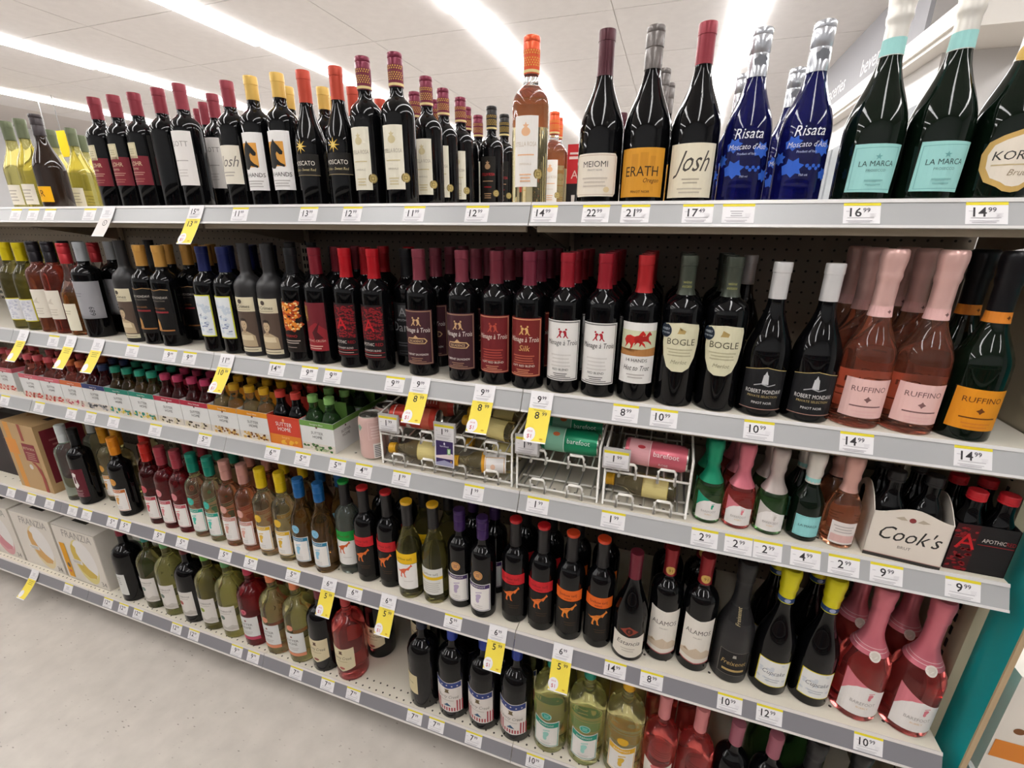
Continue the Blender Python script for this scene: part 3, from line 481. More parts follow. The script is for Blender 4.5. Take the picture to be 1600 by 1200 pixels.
# ------------------------------------------------------------------ kinds on the fourth shelf
def bf(k, gl, capc, acc, med, short, desc, H=.301, R=.0355, fg=None, prof=None, z0=236):
    kind(k, prof or P_bord(R, H, zb=.60, zs=.77), gl, ('screw', capc, z0), [('medallion', ell(0,140,13,14,20), med, [('e', 0, 140, 10.5, 11.5, acc), ('e', 0, 140, 9.5, 10.5, med), ('l', 0, 145, 13, 3, 4, acc)]), ('label', rect(-34,24,34,112), 'ece8e4', [('f', -32, 26, 32, 110, 1.6, acc), ('r', -32, 98, 32, 110, acc), ('t', 'BAREFOOT', 0, 101, 6, 'ece8e4', 0, 40)] + foot(0, 66, 1.7, fg or med) + [('t', 'barefoot', 0, 40, 5, 'b5b0ac', 0, 30), ('l', 0, 36, 24, 1, 5, 'cfcac6')])], short, desc)
kind('whitecap', P_bord(.038, .301), 'aqua', ('screw', 'd5dbdb', 232), [], 'white-capped clear bottle', 'empty-looking clear glass wine bottle with white screw cap')
kind('maroon', P_bord(.037, .300), 'black', ('foil', '17181a', 236), [('label', rect(-34,34,34,150), '5e1a27', [('P', [[(-12,80),(-6,132),(2,136),(10,130),(6,112),(12,84),(2,70)], ], 'e4ddd8'), ('P', [[(-4,92),(-2,118),(4,120),(5,104),(3,90)]], '5e1a27'), ('t', 'APOTHIC', 0, 58, 6, 'd8c8c0', 0, 40), ('l', 0, 52, 36, 3, 6, 'a8868a')])], 'maroon-label bottle', 'black wine bottle with maroon label and white emblem')
bf('bfgold', 'straw', 'c0871c', 'c98a24', 'd6a050', 'gold-capped foot-label bottle', 'pale wine bottle with gold cap and white label')
bf('bforange', 'black', 'd9861c', 'c06a2a', 'd6a050', 'orange-capped dark bottle', 'black wine bottle with orange cap and white label')
bf('bfred', 'plum', 'b8281f', 'b5404a', 'c85a62', 'scarlet-capped bottle', 'dark red wine bottle with scarlet cap and pink-edged label')
bf('bfpink', 'ruby', '9c3844', 'bf5560', 'd98a90', 'rose-capped ruby bottle', 'ruby wine bottle with dusty rose cap and white label')
bf('bfteal', 'straw', '12806c', '1f9a83', '4fc0ae', 'teal-capped pale bottle', 'pale wine bottle with teal cap and teal-framed label')
bf('bfrose', 'blush', 'bf8a80', 'c48c80', 'dba698', 'blush-capped rosé bottle', 'amber rosé wine bottle with blush cap and white label')
bf('bfyel', 'straw', 'd8b813', 'd9ad1c', 'd9b03a', 'yellow-capped pale bottle', 'pale gold wine bottle with yellow cap and yellow-framed label')
bf('bfblue', 'brown', '1c5f9a', '2a7a9c', '8fc3dc', 'blue-capped brown bottle', 'brown glass wine bottle with blue cap and blue-framed label', prof=P_burg(.036, .296, zb=.50, zs=.80))
bf('bfpur', 'black', '3d2358', '3f2a5c', 'd9a05c', 'purple-capped dark bottle', 'black wine bottle with purple cap and purple-framed label', fg='b9a9c4', H=.298)
def yt(k, gl, topc, band, roo, short, desc, white=False, bandtxt='6a1010', prof=None):
    if white: labs = [('label', rect(-36,34,36,118), 'e9e6e2', [('p', mv(ROO, -2, 84, 1.5), roo), ('l', 10, 62, 26, 1, 6, 'cfcac5')]), ('colour_band', rect(-37,119,37,152), band, [('t', '[yellow tail]', 0, 132, 7, bandtxt, 0, 50)])]
    else: labs = [('label', rect(-36,24,36,124), '14110f', [('p', mv(ROO, -2, 84, 1.55), roo), ('P', [mv(ell(0, 0, 1.6, .8, 8), -8+4*i, 98+i, 1) for i in range(5)], '6a3212'), ('l', 8, 60, 30, 2, 7, '3d2a18')]), ('colour_band', rect(-38,126,38,158), band, [('t', '[yellow tail]', 0, 140, 7, bandtxt, 0, 54), ('t', 'SHIRAZ', 0, 131, 4, bandtxt)])]
    kind(k, prof or P_bord(.0358, .300, zb=.60, zs=.79), gl, ('foil', '1d1b1c', 228, mat('cap_black', '1d1b1c', rough=.4)), labs, short, desc, top=(topc, .0158))
yt('ytgreen', 'aqua', '149a3c', '12963a', 'cf5a1c', 'green-banded clear bottle', 'clear wine bottle, green-topped black neck, green band', True)
yt('ytred', 'black', 'c01a22', 'c81f28', 'e2702a', 'red-banded kangaroo bottle', 'black wine bottle with red band and orange kangaroo')
yt('ytor', 'black', 'd2401c', 'e0641c', 'e0802a', 'orange-banded kangaroo bottle', 'black wine bottle with orange band and orange kangaroo')
yt('ytyel', 'olivedark', 'd9a51c', 'e6b818', 'd9603a', 'yellow-banded bottle', 'olive wine bottle, yellow-topped neck, yellow band, white label', True, '5a4a10', P_burg(.0365, .296, zb=.48, zs=.80))
kind('ytsplit', P_burg(.0365, .300, zb=.48, zs=.80), 'olivedark', ('foil', '1d1b1c', 232, mat('cap_black')), [('label', rect(-36,32,36,118), 'dcdad4', [('t', '[yellow tail]', 0, 98, 7, '5a5850', 0, 52), ('r', -36, 82, 36, 92, 'e0b81c'), ('l', 0, 72, 56, 5, 7, 'bdbab2')])], 'yellow-striped label bottle', 'olive wine bottle, yellow-topped neck, pale label with stripe', top=('d9a51c', .0158))
kind('estancia', P_burg(.041, .292, zb=.40, zs=.80), 'black', ('foil', '6d2030', 222), [('emblem', [(-22,92),(0,106),(22,92),(0,78)], '8a3a2a', [('e', 0, 92, 8, 8, '3a1710'), ('t', 'E', 0, 88, 8, 'b5604a')]), ('label', [(-41,18),(-20,13),(0,12),(20,13),(41,18),(41,80),(20,75),(0,73),(-20,75),(-41,80)], 'dfd8cb', [('t', 'Estancia', 0, 50, 13, '4a4440', .25, 60), ('l', 0, 40, 34, 2, 7, 'beb6a8')])], 'cream curved-label bottle', 'sloping black wine bottle, red capsule, cream curved label')
kind('alamos', P_bord(.038, .308, zb=.60, zs=.78), 'black', ('foil', '8a1f26', 236), [('round_sticker', ell(0,252,11,11,18), 'd0a95c', [('t', '91', 0, 248, 8, '6a4a18')], 'cap'), ('label', [(-37,30),(0,24),(37,30),(37,158),(0,152),(-37,158)], 'e3ddd3', [('t', 'ALAMOS', 0, 112, 13, '5a534c', 0, 58), ('t', 'MALBEC', 0, 100, 4, '9a9186', 0, 26), ('p', [(-37,56),(-24,66),(-14,60),(0,72),(12,62),(24,68),(37,58),(37,44),(0,40),(-37,46)], 'cbb9a2'), ('p', [(-30,58),(-24,64),(-16,58)], 'a08a70'), ('p', [(-37,30),(0,24),(37,30),(37,33),(0,27),(-37,33)], 'a0484a')])], 'mountain-label bottle', 'black wine bottle, red capsule, white mountain label, gold sticker')
kind('freix', P_champ(.0405, .315, .016, .40, .74), 'matte', ('champ', '1a191a', 205, mat('champ_black', '1a191a', rough=.45)), [('signature', rect(-26,165,26,200), '232223', [('t', 'Freixenet', 0, 182, 10, 'bfae84', .2, 40, 1)]), ('label', rect(-32,24,34,92), '1b191a', [('f', -32, 24, 34, 92, 1, '77746e'), ('t', 'Freixenet', 1, 54, 13, 'b59a62', .2, 54), ('p', [(-4,76),(4,76),(3,84),(-3,84)], 'a9a49a'), ('r', -22, 36, 26, 42, 'b59a62')])], 'matte black sparkling bottle', 'frosted matte black sparkling bottle with gold script', name='sparkling_wine_bottle')
kind('yprosecco', P_champ(.0405, .322, .0152, .38, .74), 'black', ('champ', 'd9cf1a', 238), [('neck_band', rect(-50,240,50,252), '26406e', [('e', 0, 246, 6, 5, '9aa4c4')], 'cap'), ('label', rect(-34,26,34,98), 'd9c81e', [('r', -32, 28, 32, 96, 'e4e4e2'), ('P', blobs(14, -28, 34, 28, 90, 4), 'cfd3d8'), ('t', 'Cupcake', 0, 60, 12, '6d7078', .25, 46), ('l', 0, 48, 30, 2, 6, 'b5b8bd')])], 'yellow foil sparkling bottle', 'black sparkling bottle with bright yellow foil, yellow-edged label', name='sparkling_wine_bottle')
def bubbly(k, R, H, gl, fc, acc, short, desc, name, s=1.0, zf=.5):
    h = H*1000; w = R*1000
    kind(k, P_champ(R, H, .0155 if H > .25 else .0115, .40, .70), gl, ('champ', fc, h*zf), ([('seal', ell(0, h*zf+2, w*.23, w*.23, 18), 'ddd5cc', [('e', 0, h*zf+2, w*.17, w*.17, 'cfc5ba')], 'cap'), ('foil_line', rect(-w*1.6, h*zf+9, w*1.6, h*zf+10.2), 'e8c4c6', [('r', -w*1.6, h*zf+16, w*1.6, h*zf+17, 'e8c4c6')], 'cap')] if H > .25 else []) + [('label', [(-w*.95, h*.05), (w*.95, h*.05), (w*.95, h*.25), (w*.5, h*.27), (0, h*.30), (-w*.5, h*.345), (-w*.95, h*.39)], 'e8e3e0', [('p', [(-w*.95, h*.20), (-w*.7, h*.25), (-w*.4, h*.285), (0, h*.30), (-w*.5, h*.345), (-w*.95, h*.39)], acc)] + foot(w*.2, h*.22, s, acc) + [('t', 'BAREFOOT', 0, h*.145, 8.5*s, 'aaa39f', 0, w), ('t', 'BUBBLY', 0, h*.115, 4.5*s, 'd9b98c', 0, w*.6)])], short, desc, name=name)
bubbly('bubbly', .0455, .322, 'red', 'd0727f', 'd87b86', 'pink foil rosé bottle', 'rosé sparkling bottle with bright pink foil and white label', 'sparkling_wine_bottle', 1.0, .52)
# ------------------------------------------------------------------ small bottles
for k_, gl, fc, acc, nm in (('mgreen', 'green', '17906a', '1f9a78', 'green'), ('mpink', 'red', 'd0717f', 'd87b86', 'bright pink'), ('msilver', 'green', 'b9aca6', 'c9c2bc', 'silver')):
    bubbly(k_, .029, .186, gl, fc, acc, nm+' foil mini bottle', 'small sparkling bottle with %s foil and white label' % nm, 'mini_sparkling_bottle', .62, .5)
kind('mlamarca', P_champ(.029, .188, .0118, .40, .70), 'darkgreen', ('champ', 'ddd8d0', 122), [('neck_band', rect(-40,122,40,134), '9fd6d2', [], 'cap'), ('label', rect(-24,12,26,58), '8fd0d0', [('f', -22, 14, 24, 56, .6, '6fa9a8'), ('t', 'LA MARCA', 1, 34, 5.5, '4a6a6a', 0, 34)])], 'pale blue mini bottle', 'small dark sparkling bottle with white foil, pale blue label', name='mini_sparkling_bottle')
kind('mrose', P_champ(.029, .19, .0118, .42, .70), 'blush', ('champ', 'd9a89c', 116), [('label', rect(-22,10,24,58), 'e3d9d4', [('r', -20, 14, 22, 30, 'd9b0aa'), ('l', 0, 50, 34, 3, 6, 'b9b0ac')])], 'copper foil mini bottle', 'small rosé sparkling bottle with copper pink foil', name='mini_sparkling_bottle')
def mini(k, gl, capc, lab, short, desc): kind(k, P_mini(), gl, ('pet', capc, 133, mat('pet_'+capc, capc, rough=.4)), [('label', rect(-24,14,24,78), lab, [('l', 0, 70, 36, 2, 7, 'b9b4ae'), ('t', 'SUTTER HOME', 0, 46, 6, '55504c', 0, 40)])], short, desc, name='mini_wine_bottle')
MINI = {'pink': ('rosedark', 'cf5a62', 'salmon'), 'orange': ('rosedark', 'c96a3a', 'orange'), 'navy': ('plum', '26345c', 'navy'), 'teal': ('brown', '1f8a70', 'teal'), 'magenta': ('plum', 'b0345a', 'magenta'), 'yellow': ('straw', 'd0a01c', 'amber'), 'red': ('black', 'c0392f', 'red'), 'green': ('green', '7fae62', 'light green')}
for c, (g, h, nm) in MINI.items(): mini('mini_'+c, g, h, 'cfc9c2', nm+'-capped mini bottle', 'small glass wine bottle with %s screw cap' % nm)
kind('minilie', P_mini(), 'straw', ('pet', 'cf9a1c', 133, mat('pet_cf9a1c', 'cf9a1c', rough=.4)), [('label', rect(-30,16,40,70), 'd8c886', [('f', -30, 16, 40, 70, 1, 'c9b25c')])], 'lying mini bottle', 'small pale wine bottle with yellow cap lying', name='mini_wine_bottle')
kind('minilie2', P_mini(), 'straw', ('pet', 'cf9a1c', 133, mat('pet_cf9a1c')), [('label', rect(-40,14,40,74), 'e2dedb', [('r', -40, 66, 40, 74, 'd0952a'), ('f', -24, 18, 24, 64, 1.2, 'd0952a'), ('e', 0, 46, 7, 6, 'e0b9a0')])], 'lying framed-label mini bottle', 'small pale wine bottle with orange-framed label lying', name='mini_wine_bottle')
# ------------------------------------------------------------------ large bottles on the bottom shelf
def wood(k, gl, dot, capc, short, desc): kind(k, P_mag(), gl, ('screw', capc, 282), [('label', rect(-42,34,42,142), 'ddd8d2', [('t', 'WOODBRIDGE', 0, 118, 7, '6a655f', 0, 62), ('l', 0, 112, 50, 1, 5, 'aca69f'), ('e', -6, 92, 10, 9, dot), ('p', [(-42,52),(-20,60),(4,50),(24,62),(42,54),(42,40),(-42,40)], 'c4beb6'), ('l', 0, 48, 60, 2, 6, 'b5aea6')])], short, desc, name='magnum_wine_bottle')
wood('woodgrey', 'olivedark', '6f8078', '2f7f78', 'grey-dot magnum', 'large olive glass wine bottle, white label with grey dot')
wood('woodlime', 'lime', '66786c', '5a8f5a', 'lime glass magnum', 'large lime-yellow wine bottle, white label with grey dot')
wood('woodred', 'black', 'a04a44', '5a1f22', 'red-dot magnum', 'large black wine bottle, white label with red dot')
wood('woodgreen', 'olive', '8c9a3c', '5f9a3a', 'green-dot magnum', 'large olive-yellow wine bottle, white label with green dot')
kind('bigdark', P_mag(), 'black', ('screw', '7a1f30', 282), [('label', rect(-46,34,26,130), 'd6d6d2', [('l', -10, 116, 40, 4, 10, 'aaa9a6')])], 'turned dark magnum', 'large black wine bottle with its pale label turned away')
KIND['bigdark']['name'] = 'magnum_wine_bottle'
def sutter(k, gl, acc, capc, short, desc): kind(k, P_mag(), gl, ('screw', capc, 278), [('medallion', ell(0,150,12,12,18), acc, [('e', 0, 150, 9, 9, 'd9a08c'), ('e', 0, 150, 7.5, 7.5, acc)]), ('label', rect(-42,44,42,128), 'dcdcda', [('e', 0, 112, 4, 4, '8a5a50'), ('t', 'SUTTER', 0, 92, 10, '5a5552', 0, 50), ('t', 'HOME', 0, 78, 10, '5a5552', 0, 36), ('l', 0, 66, 40, 2, 7, 'bdb9b5')]), ('colour_band', rect(-42,30,42,43), acc, [])], short, desc, name='magnum_wine_bottle')
sutter('shred', 'ruby', 'b8405c', 'b0304a', 'red-banded magnum', 'large ruby wine bottle, white label with red band')
sutter('shor', 'yellow', 'd98a68', 'dd8258', 'peach-banded magnum', 'large yellow wine bottle, white label with peach band')
_cc = [(-44,60),(0,40),(44,60),(44,140),(0,134),(-44,140)]
BELL = [(-7,0),(-5,3),(-4,9),(-6,10),(-6,12),(6,12),(6,10),(4,9),(5,3),(7,0)]
kind('ccdark', P_mag(), 'black', ('foil', '6d2a36', 272), [('label', _cc, 'd8cba8', [('p', mv(BELL, 0, 112, 1.1), '5a4030'), ('t', 'Liberty Creek', 0, 92, 12, '4f463a', .3, 68), ('l', 0, 84, 40, 1, 6, 'b0a27e'), ('e', 0, 54, 10, 5, '8a4a44')])], 'cream shield magnum', 'large black wine bottle with cream pointed label', name='magnum_wine_bottle')
kind('ccpink', P_mag(.051), 'red', ('foil', 'b03a3a', 272), [('label', _cc, 'd8cba8', [('p', mv(BELL, 0, 112, 1.1), '5a4030'), ('t', 'Liberty Creek', 0, 92, 12, '6d6250', .3, 68), ('l', 0, 84, 40, 1, 6, 'b0a27e'), ('e', 0, 54, 10, 5, 'b5605a')])], 'red glass magnum', 'large bright red wine bottle with cream pointed label', name='magnum_wine_bottle')
kind('sidecream', P_mag(), 'black', ('screw', '23283a', 278), [('label', rect(-66,56,2,130), 'd3c49a', [('t', 'Creek', -30, 92, 10, '7d7258', .3)])], 'navy-necked dark magnum', 'large black wine bottle, cream label turned aside', name='magnum_wine_bottle')
_st = [rect(-44+8*i, 34, -40+8*i, 78 if abs(-42+8*i) > 24 else 48) for i in range(12)]
kind('flag', P_mag(), 'black', ('foil', '2a3f9a', 272), [('label', [(-46,32),(0,28),(46,32),(46,152),(0,146),(-46,152)], 'e1dad4', [('p', [(-44,130),(0,124),(44,130),(44,150),(0,144),(-44,150)], '2f3f7c'), ('P', [star(-32+16*i, 136-2*(i % 2), 3.4, 1.5, 5) for i in range(5)], 'e1dad4'), ('P', _st, 'a5303a'), ('p', mv(BELL, 0, 106, 1.2), '6a5a3c'), ('t', 'Liberty Creek', 0, 86, 12, '8a857c', .3, 70), ('p', [(-12,54),(0,66),(12,54)], '3a5a78'), ('l', 0, 78, 40, 1, 6, 'bdb5ac')])], 'flag-label magnum', 'large black wine bottle, navy capsule, stars and stripes label', name='magnum_wine_bottle')
def bfm(k, gl, capc, acc, med, short, desc):
    kind(k, P_mag(.05), gl, ('screw', capc, 280), [('medallion', ell(0,142,15,13,20), 'a9d0c8' if acc < '3' else acc, [('e', 0, 142, 12.5, 10.5, acc), ('l', 0, 147, 15, 3, 4, med)]), ('label', [(-38,28),(0,25),(38,28),(38,126),(0,120),(-38,126)], 'e6e2dd', [('f', -36, 30, 36, 116, 2, acc), ('p', [(-36,104),(0,100),(36,104),(36,123),(0,117),(-36,123)], acc), ('t', 'BAREFOOT', 0, 106, 7, 'e6e2dd', 0, 44)] + foot(0, 68, 1.9, med) + [('l', 0, 44, 30, 2, 5, 'c4bfba')])], short, desc, name='magnum_wine_bottle')
bfm('bfmteal', 'lime', '1a8a74', '1f8f78', '9ad0c4', 'teal-label magnum', 'large lime-yellow wine bottle, teal-framed white label')
bfm('bfmyel', 'yellow', 'd9a51c', 'dca91e', 'd9b03a', 'yellow-label magnum', 'large pale yellow wine bottle, yellow-framed white label')
kind('pinkmed', P_bord(.042, .300, zb=.52, zs=.74), 'red', ('foil', 'cf7f80', 226, mat('matte_pink', 'cf7f80', rough=.5)), [('label', [(-36,20),(36,20),(40,100),(0,86),(-40,100)], 'ded5cc', [('p', ell(0, 84, 18, 9), 'c96a68'), ('t', 'MOSCATO', 0, 62, 6, '8d6a66', 0, 40), ('l', 0, 50, 40, 3, 7, 'b9aca2')])], 'pink-capped bright rosé bottle', 'bright red rosé wine bottle with matte pink capsule')
kind('rosycap', P_bord(.040, .288, zb=.52, zs=.74), 'black', ('foil', '9c5a68', 222, mat('matte_rosy', '9c5a68', rough=.5)), [], 'mauve-capped dark bottle', 'black wine bottle with mauve capsule low on the shelf')
kind('creamdome', P_burg(.045, .300, .024, .45, .78), 'green', ('pet', 'cfc3a4', 262, mat('cork_cream', 'cfc3a4', rough=.55)), [], 'cream-topped green bottle', 'green glass bottle with broad cream stopper')
kind('blackdome', P_champ(.044, .304, .016, .42, .72), 'black', ('champ', '1c1b1c', 210, mat('champ_black')), [], 'black-foil bottle', 'black sparkling bottle with black foil', name='sparkling_wine_bottle')
# ------------------------------------------------------------------ stocking the shelves
random.seed(3)
def stock(s, k, x, dy=.045, n=1, step=.083, rows=None):
    for i in (rows if rows is not None else range(n)): put(k, x, YS[s]+dy+i*step, s, i)
# top shelf
for k, x, dy, row in [('chard',-1.85,.125,0),('chard',-1.757,.115,0),('tbr',-1.647,.10,0),('chard',-1.88,.26,1),('chard',-1.77,.26,1),('chard',-1.89,.36,2),
  ('lohr',-1.278,.045,0),('lohr',-1.199,.045,0),('lohr',-1.12,.045,0),('backlbl',-1.03,.045,0),('gott',-.953,.045,0),('gott',-.955,.14,1),('gott',-1.06,.2,1),('gott',-1.15,.255,2),('gott',-1.06,.285,2),
  ('joshred',-.795,.045,0),('hands',-.72,.045,0),('hands',-.64,.045,0),('hands',-.70,.14,1),('hands',-.615,.17,1),('hands',-.66,.245,2),
  ('moscato',-.565,.045,0),('moscato',-.476,.045,0),('moscato',-.535,.185,1),('moscato',-.535,.305,2),
  ('stella',-.4035,.045,0),('stella',-.323,.045,0),('stella',-.338,.207,1),('stella',-.432,.315,2),('stella',-.343,.309,2),('stella',-.417,.405,3),('stella',-.335,.401,3),('stella',-.363,.504,4),('stella',-.369,.612,5),
  ('stellablk',-.285,.517,4),('stellablk',-.282,.624,5),('stellaor',-.02,.047,0),('stellaor',-.117,.635,5),('stellaor',-.125,.715,6),
  ('meiomi',.124,.048,0),('meiomi',.085,.69,5),('erath',.21,.048,0),('erath',.217,.29,2),('erath',.226,.403,3),('josh',.2965,.048,0),('josh',.303,.335,3),
  ('risata',.3845,.05,0),('risata',.475,.048,0),('risata',.487,.289,2),('risata',.387,.30,2),('lamarca',.576,.05,0),('lamarca',.665,.05,0),('korbel',.757,.052,0)]:
    put(k, x, YS[5]+dy, 5, row)
# second shelf
for k, x, dy, n in [('oyster',-1.83,.045,2),('oyster',-1.755,.045,2),('pinkdark',-1.68,.045,2),('pinkdark',-1.605,.045,2),('peach',-1.53,.045,2),('greylbl',-1.45,.045,2),('crimes',-1.268,.045,2),
  ('mondgold',-1.19,.045,3),('mondgold',-1.113,.045,3),('bluecap',-.945,.045,3),('bluecap',-.87,.045,3),('crimes',-.795,.045,3),('crimes',-.718,.045,3),('flame',-.641,.045,3),('crush',-.566,.045,3),('apothic',-.476,.045,3),('apothic',-.396,.045,1),
  ('apdark',-.343,.107,1),('decad',-.272,.045,4),('decad',-.162,.042,4),('redm',-.08,.045,4),('silk',-.003,.042,4),('menw',.079,.043,4),('menw',.157,.043,4),('trot',.235,.045,4),('bogle',.314,.045,3),('bogle',.394,.045,3),
  ('mondpn',.474,.047,1),('mondpn',.556,.047,1),('ruffrose',.638,.048,3),('ruffrose',.719,.048,3),('ruffpro',.800,.048,2)]:
    stock(4, k, x, dy, n)
put('apothic', -.396, YS[4]+.211, 4, 2); put('mondpn', .455, YS[4]+.30, 4, 3); put('mondgold', -1.035, YS[4]+.13, 4, 1)
# third shelf, loose small bottles
for k, x, dy, n in [('mgreen',.412,.042,2),('mpink',.471,.042,3),('msilver',.531,.042,2),('mlamarca',.594,.042,2),('mrose',.656,.042,2)]: stock(3, k, x, dy, n, .064)
# fourth shelf
for k, x, dy, n in [('whitecap',-1.805,.05,2),('maroon',-1.727,.045,1),('bfgold',-1.652,.095,1),('bfgold',-1.578,.095,2),('bforange',-1.508,.042,1),('bfred',-1.43,.095,1),('bfred',-1.357,.047,1),('bfpink',-1.284,.046,2),('bfpink',-1.212,.046,2),
  ('bfteal',-1.140,.046,2),('bfteal',-1.068,.046,2),('bfrose',-.996,.046,3),('bfrose',-.924,.046,3),('bfyel',-.852,.046,2),('bfyel',-.776,.046,2),('bfblue',-.703,.042,2),('bfblue',-.630,.042,2),('ytgreen',-.557,.066,1),('ytred',-.484,.055,2),('ytred',-.408,.057,2),
  ('ytyel',-.332,.04,2),('ytsplit',-.255,.046,2),('bfpur',-.181,.056,2),('bfpur',-.109,.043,2),('ytred',-.022,.057,2),('ytred',.053,.055,2),('ytor',.128,.05,2),('ytor',.203,.052,2),
  ('estancia',.281,.045,1),('alamos',.358,.068,2),('alamos',.435,.065,2),('freix',.516,.064,1),('yprosecco',.600,.062,2),('yprosecco',.683,.062,2),('bubbly',.771,.064,2),('bubbly',.865,.062,2)]:
    stock(2, k, x, dy, n, .092)
# bottom shelf
for k, x, dy, n in [('bigdark',-1.62,.055,1),('woodgrey',-1.495,.062,2),('woodlime',-1.392,.06,2),('woodred',-1.29,.06,2),('woodgreen',-1.19,.06,2),('woodlime',-1.09,.058,2),('shred',-.989,.058,2),('shor',-.889,.057,2),('shor',-.789,.057,2),('ccdark',-.689,.056,2),('ccpink',-.588,.058,1),
  ('sidecream',-.311,.056,1),('flag',-.21,.056,2),('flag',-.109,.056,2),('flag',-.008,.056,2),('bfmteal',.095,.06,2),('bfmteal',.197,.06,2),('bfmyel',.299,.06,2),('pinkmed',.392,.055,2),('pinkmed',.478,.05,2),('rosycap',.56,.048,1),('rosycap',.642,.046,1),('blackdome',.727,.052,1),('creamdome',.655,.145,1),('creamdome',.748,.15,1),('blackdome',.818,.06,1)]:
    stock(1, k, x, dy, n, .106)
put('ccdark', -.545, YS[1]+.16, 1, 1); put('ccdark', -.40, YS[1]+.22, 1, 1); put('sidecream', -.33, YS[1]+.30, 1, 2)
# ------------------------------------------------------------------ labels that single each bottle out
SHELF = {5: 'top', 4: 'second', 3: 'third', 2: 'fourth', 1: 'bottom'}
ROWN = ['front', 'second', 'third', 'fourth', 'fifth', 'sixth', 'seventh']
def describe():
    by = {}
    for p in PLACED:
        if not p[5].get('label'): by.setdefault(p[3], []).append(p)
    for s, L in by.items():
        for k in {p[0] for p in L}:
            K = KIND[k]; mine = [p for p in L if p[0] == k]
            for row in {p[4] for p in mine}:
                R = sorted([p for p in mine if p[4] == row], key=lambda p: p[1]); x0 = R[0][1]
                prev = [q for q in L if q[1] < x0-.02 and q[0] != k and q[4] == 0]; prev = max(prev, key=lambda q: q[1]) if prev else None
                anchor = 'from the %s' % KIND[prev[0]]['short'] if prev else 'from the far end'
                for i, p in enumerate(R):
                    o = p[5]
                    if row == 0: lab = K['desc'] + (', %s %s' % (ORD[i], anchor) if len(R) > 1 else ', %s shelf' % SHELF[s])
                    else: lab = '%s in the %s row, %s shelf' % (K['short'], ROWN[row], SHELF[s]) + (', %s %s' % (ORD[i], anchor) if len(R) > 1 else '')
                    w = lab.split()
                    if len(w) > 16: lab = '%s, %s row, %s shelf, %s one along' % (K['short'], ROWN[row], SHELF[s], ORD[i])
                    o['label'] = lab; o['group'] = '%ss on the %s shelf' % (K['short'], SHELF[s])
describe()
# ------------------------------------------------------------------ four-bottle carriers
CW, CD, CH = .1115, .126, .088
def carton_me(w, d, h, wall, inner):
    bm = bmesh.new(); t = .0012
    box_bm(bm, 0, 0, 0, w, t, h); box_bm(bm, 0, d-t, 0, w, d, h); box_bm(bm, 0, t, 0, t, d-t, h); box_bm(bm, w-t, t, 0, w, d-t, h); box_bm(bm, t, t, 0, w-t, d-t, t)
    return bm2me(bm, 'carton', [wall])
def handle_me(w, z0, z1, m, hole=True):
    """upright card panel with a finger hole"""
    bm = bmesh.new(); cx, cz = w/2, z1-.026; n = 16; rx, rz = .019, .0085
    H_ = [(cx+rx*math.cos(2*math.pi*i/n), cz+rz*math.sin(2*math.pi*i/n)) for i in range(n)]
    def outer(i):
        a = 2*math.pi*i/n; c, s = math.cos(a), math.sin(a); hw, up, dn = w/2-.001, z1-cz, cz-z0
        k = min(hw/abs(c) if abs(c) > 1e-6 else 9, (up if s > 0 else dn)/abs(s) if abs(s) > 1e-6 else 9); return (cx+c*k, cz+s*k)
    O_ = [outer(i) for i in range(n)]
    corners = [(w-.001, z1), (.001, z1), (.001, z0), (w-.001, z0)]
    for y in (0, .0012):
        hv = [bm.verts.new((x, y, z)) for x, z in H_]; ov = [bm.verts.new((x, y, z)) for x, z in O_]
        for i in range(n):
            j = (i+1) % n; bm.faces.new((hv[i], hv[j], ov[j], ov[i]))
            a, b = O_[i], O_[j]
            for c in corners:      # corner wedges
                if abs(a[0]-b[0]) > 1e-5 and abs(a[1]-b[1]) > 1e-5 and min(a[0], b[0])-1e-6 <= c[0] <= max(a[0], b[0])+1e-6 and min(a[1], b[1])-1e-6 <= c[1] <= max(a[1], b[1])+1e-6:
                    bm.faces.new((ov[i], ov[j], bm.verts.new((c[0], y, c[1]))))
    return bm2me(bm, 'handle', [m])
_cm = {}
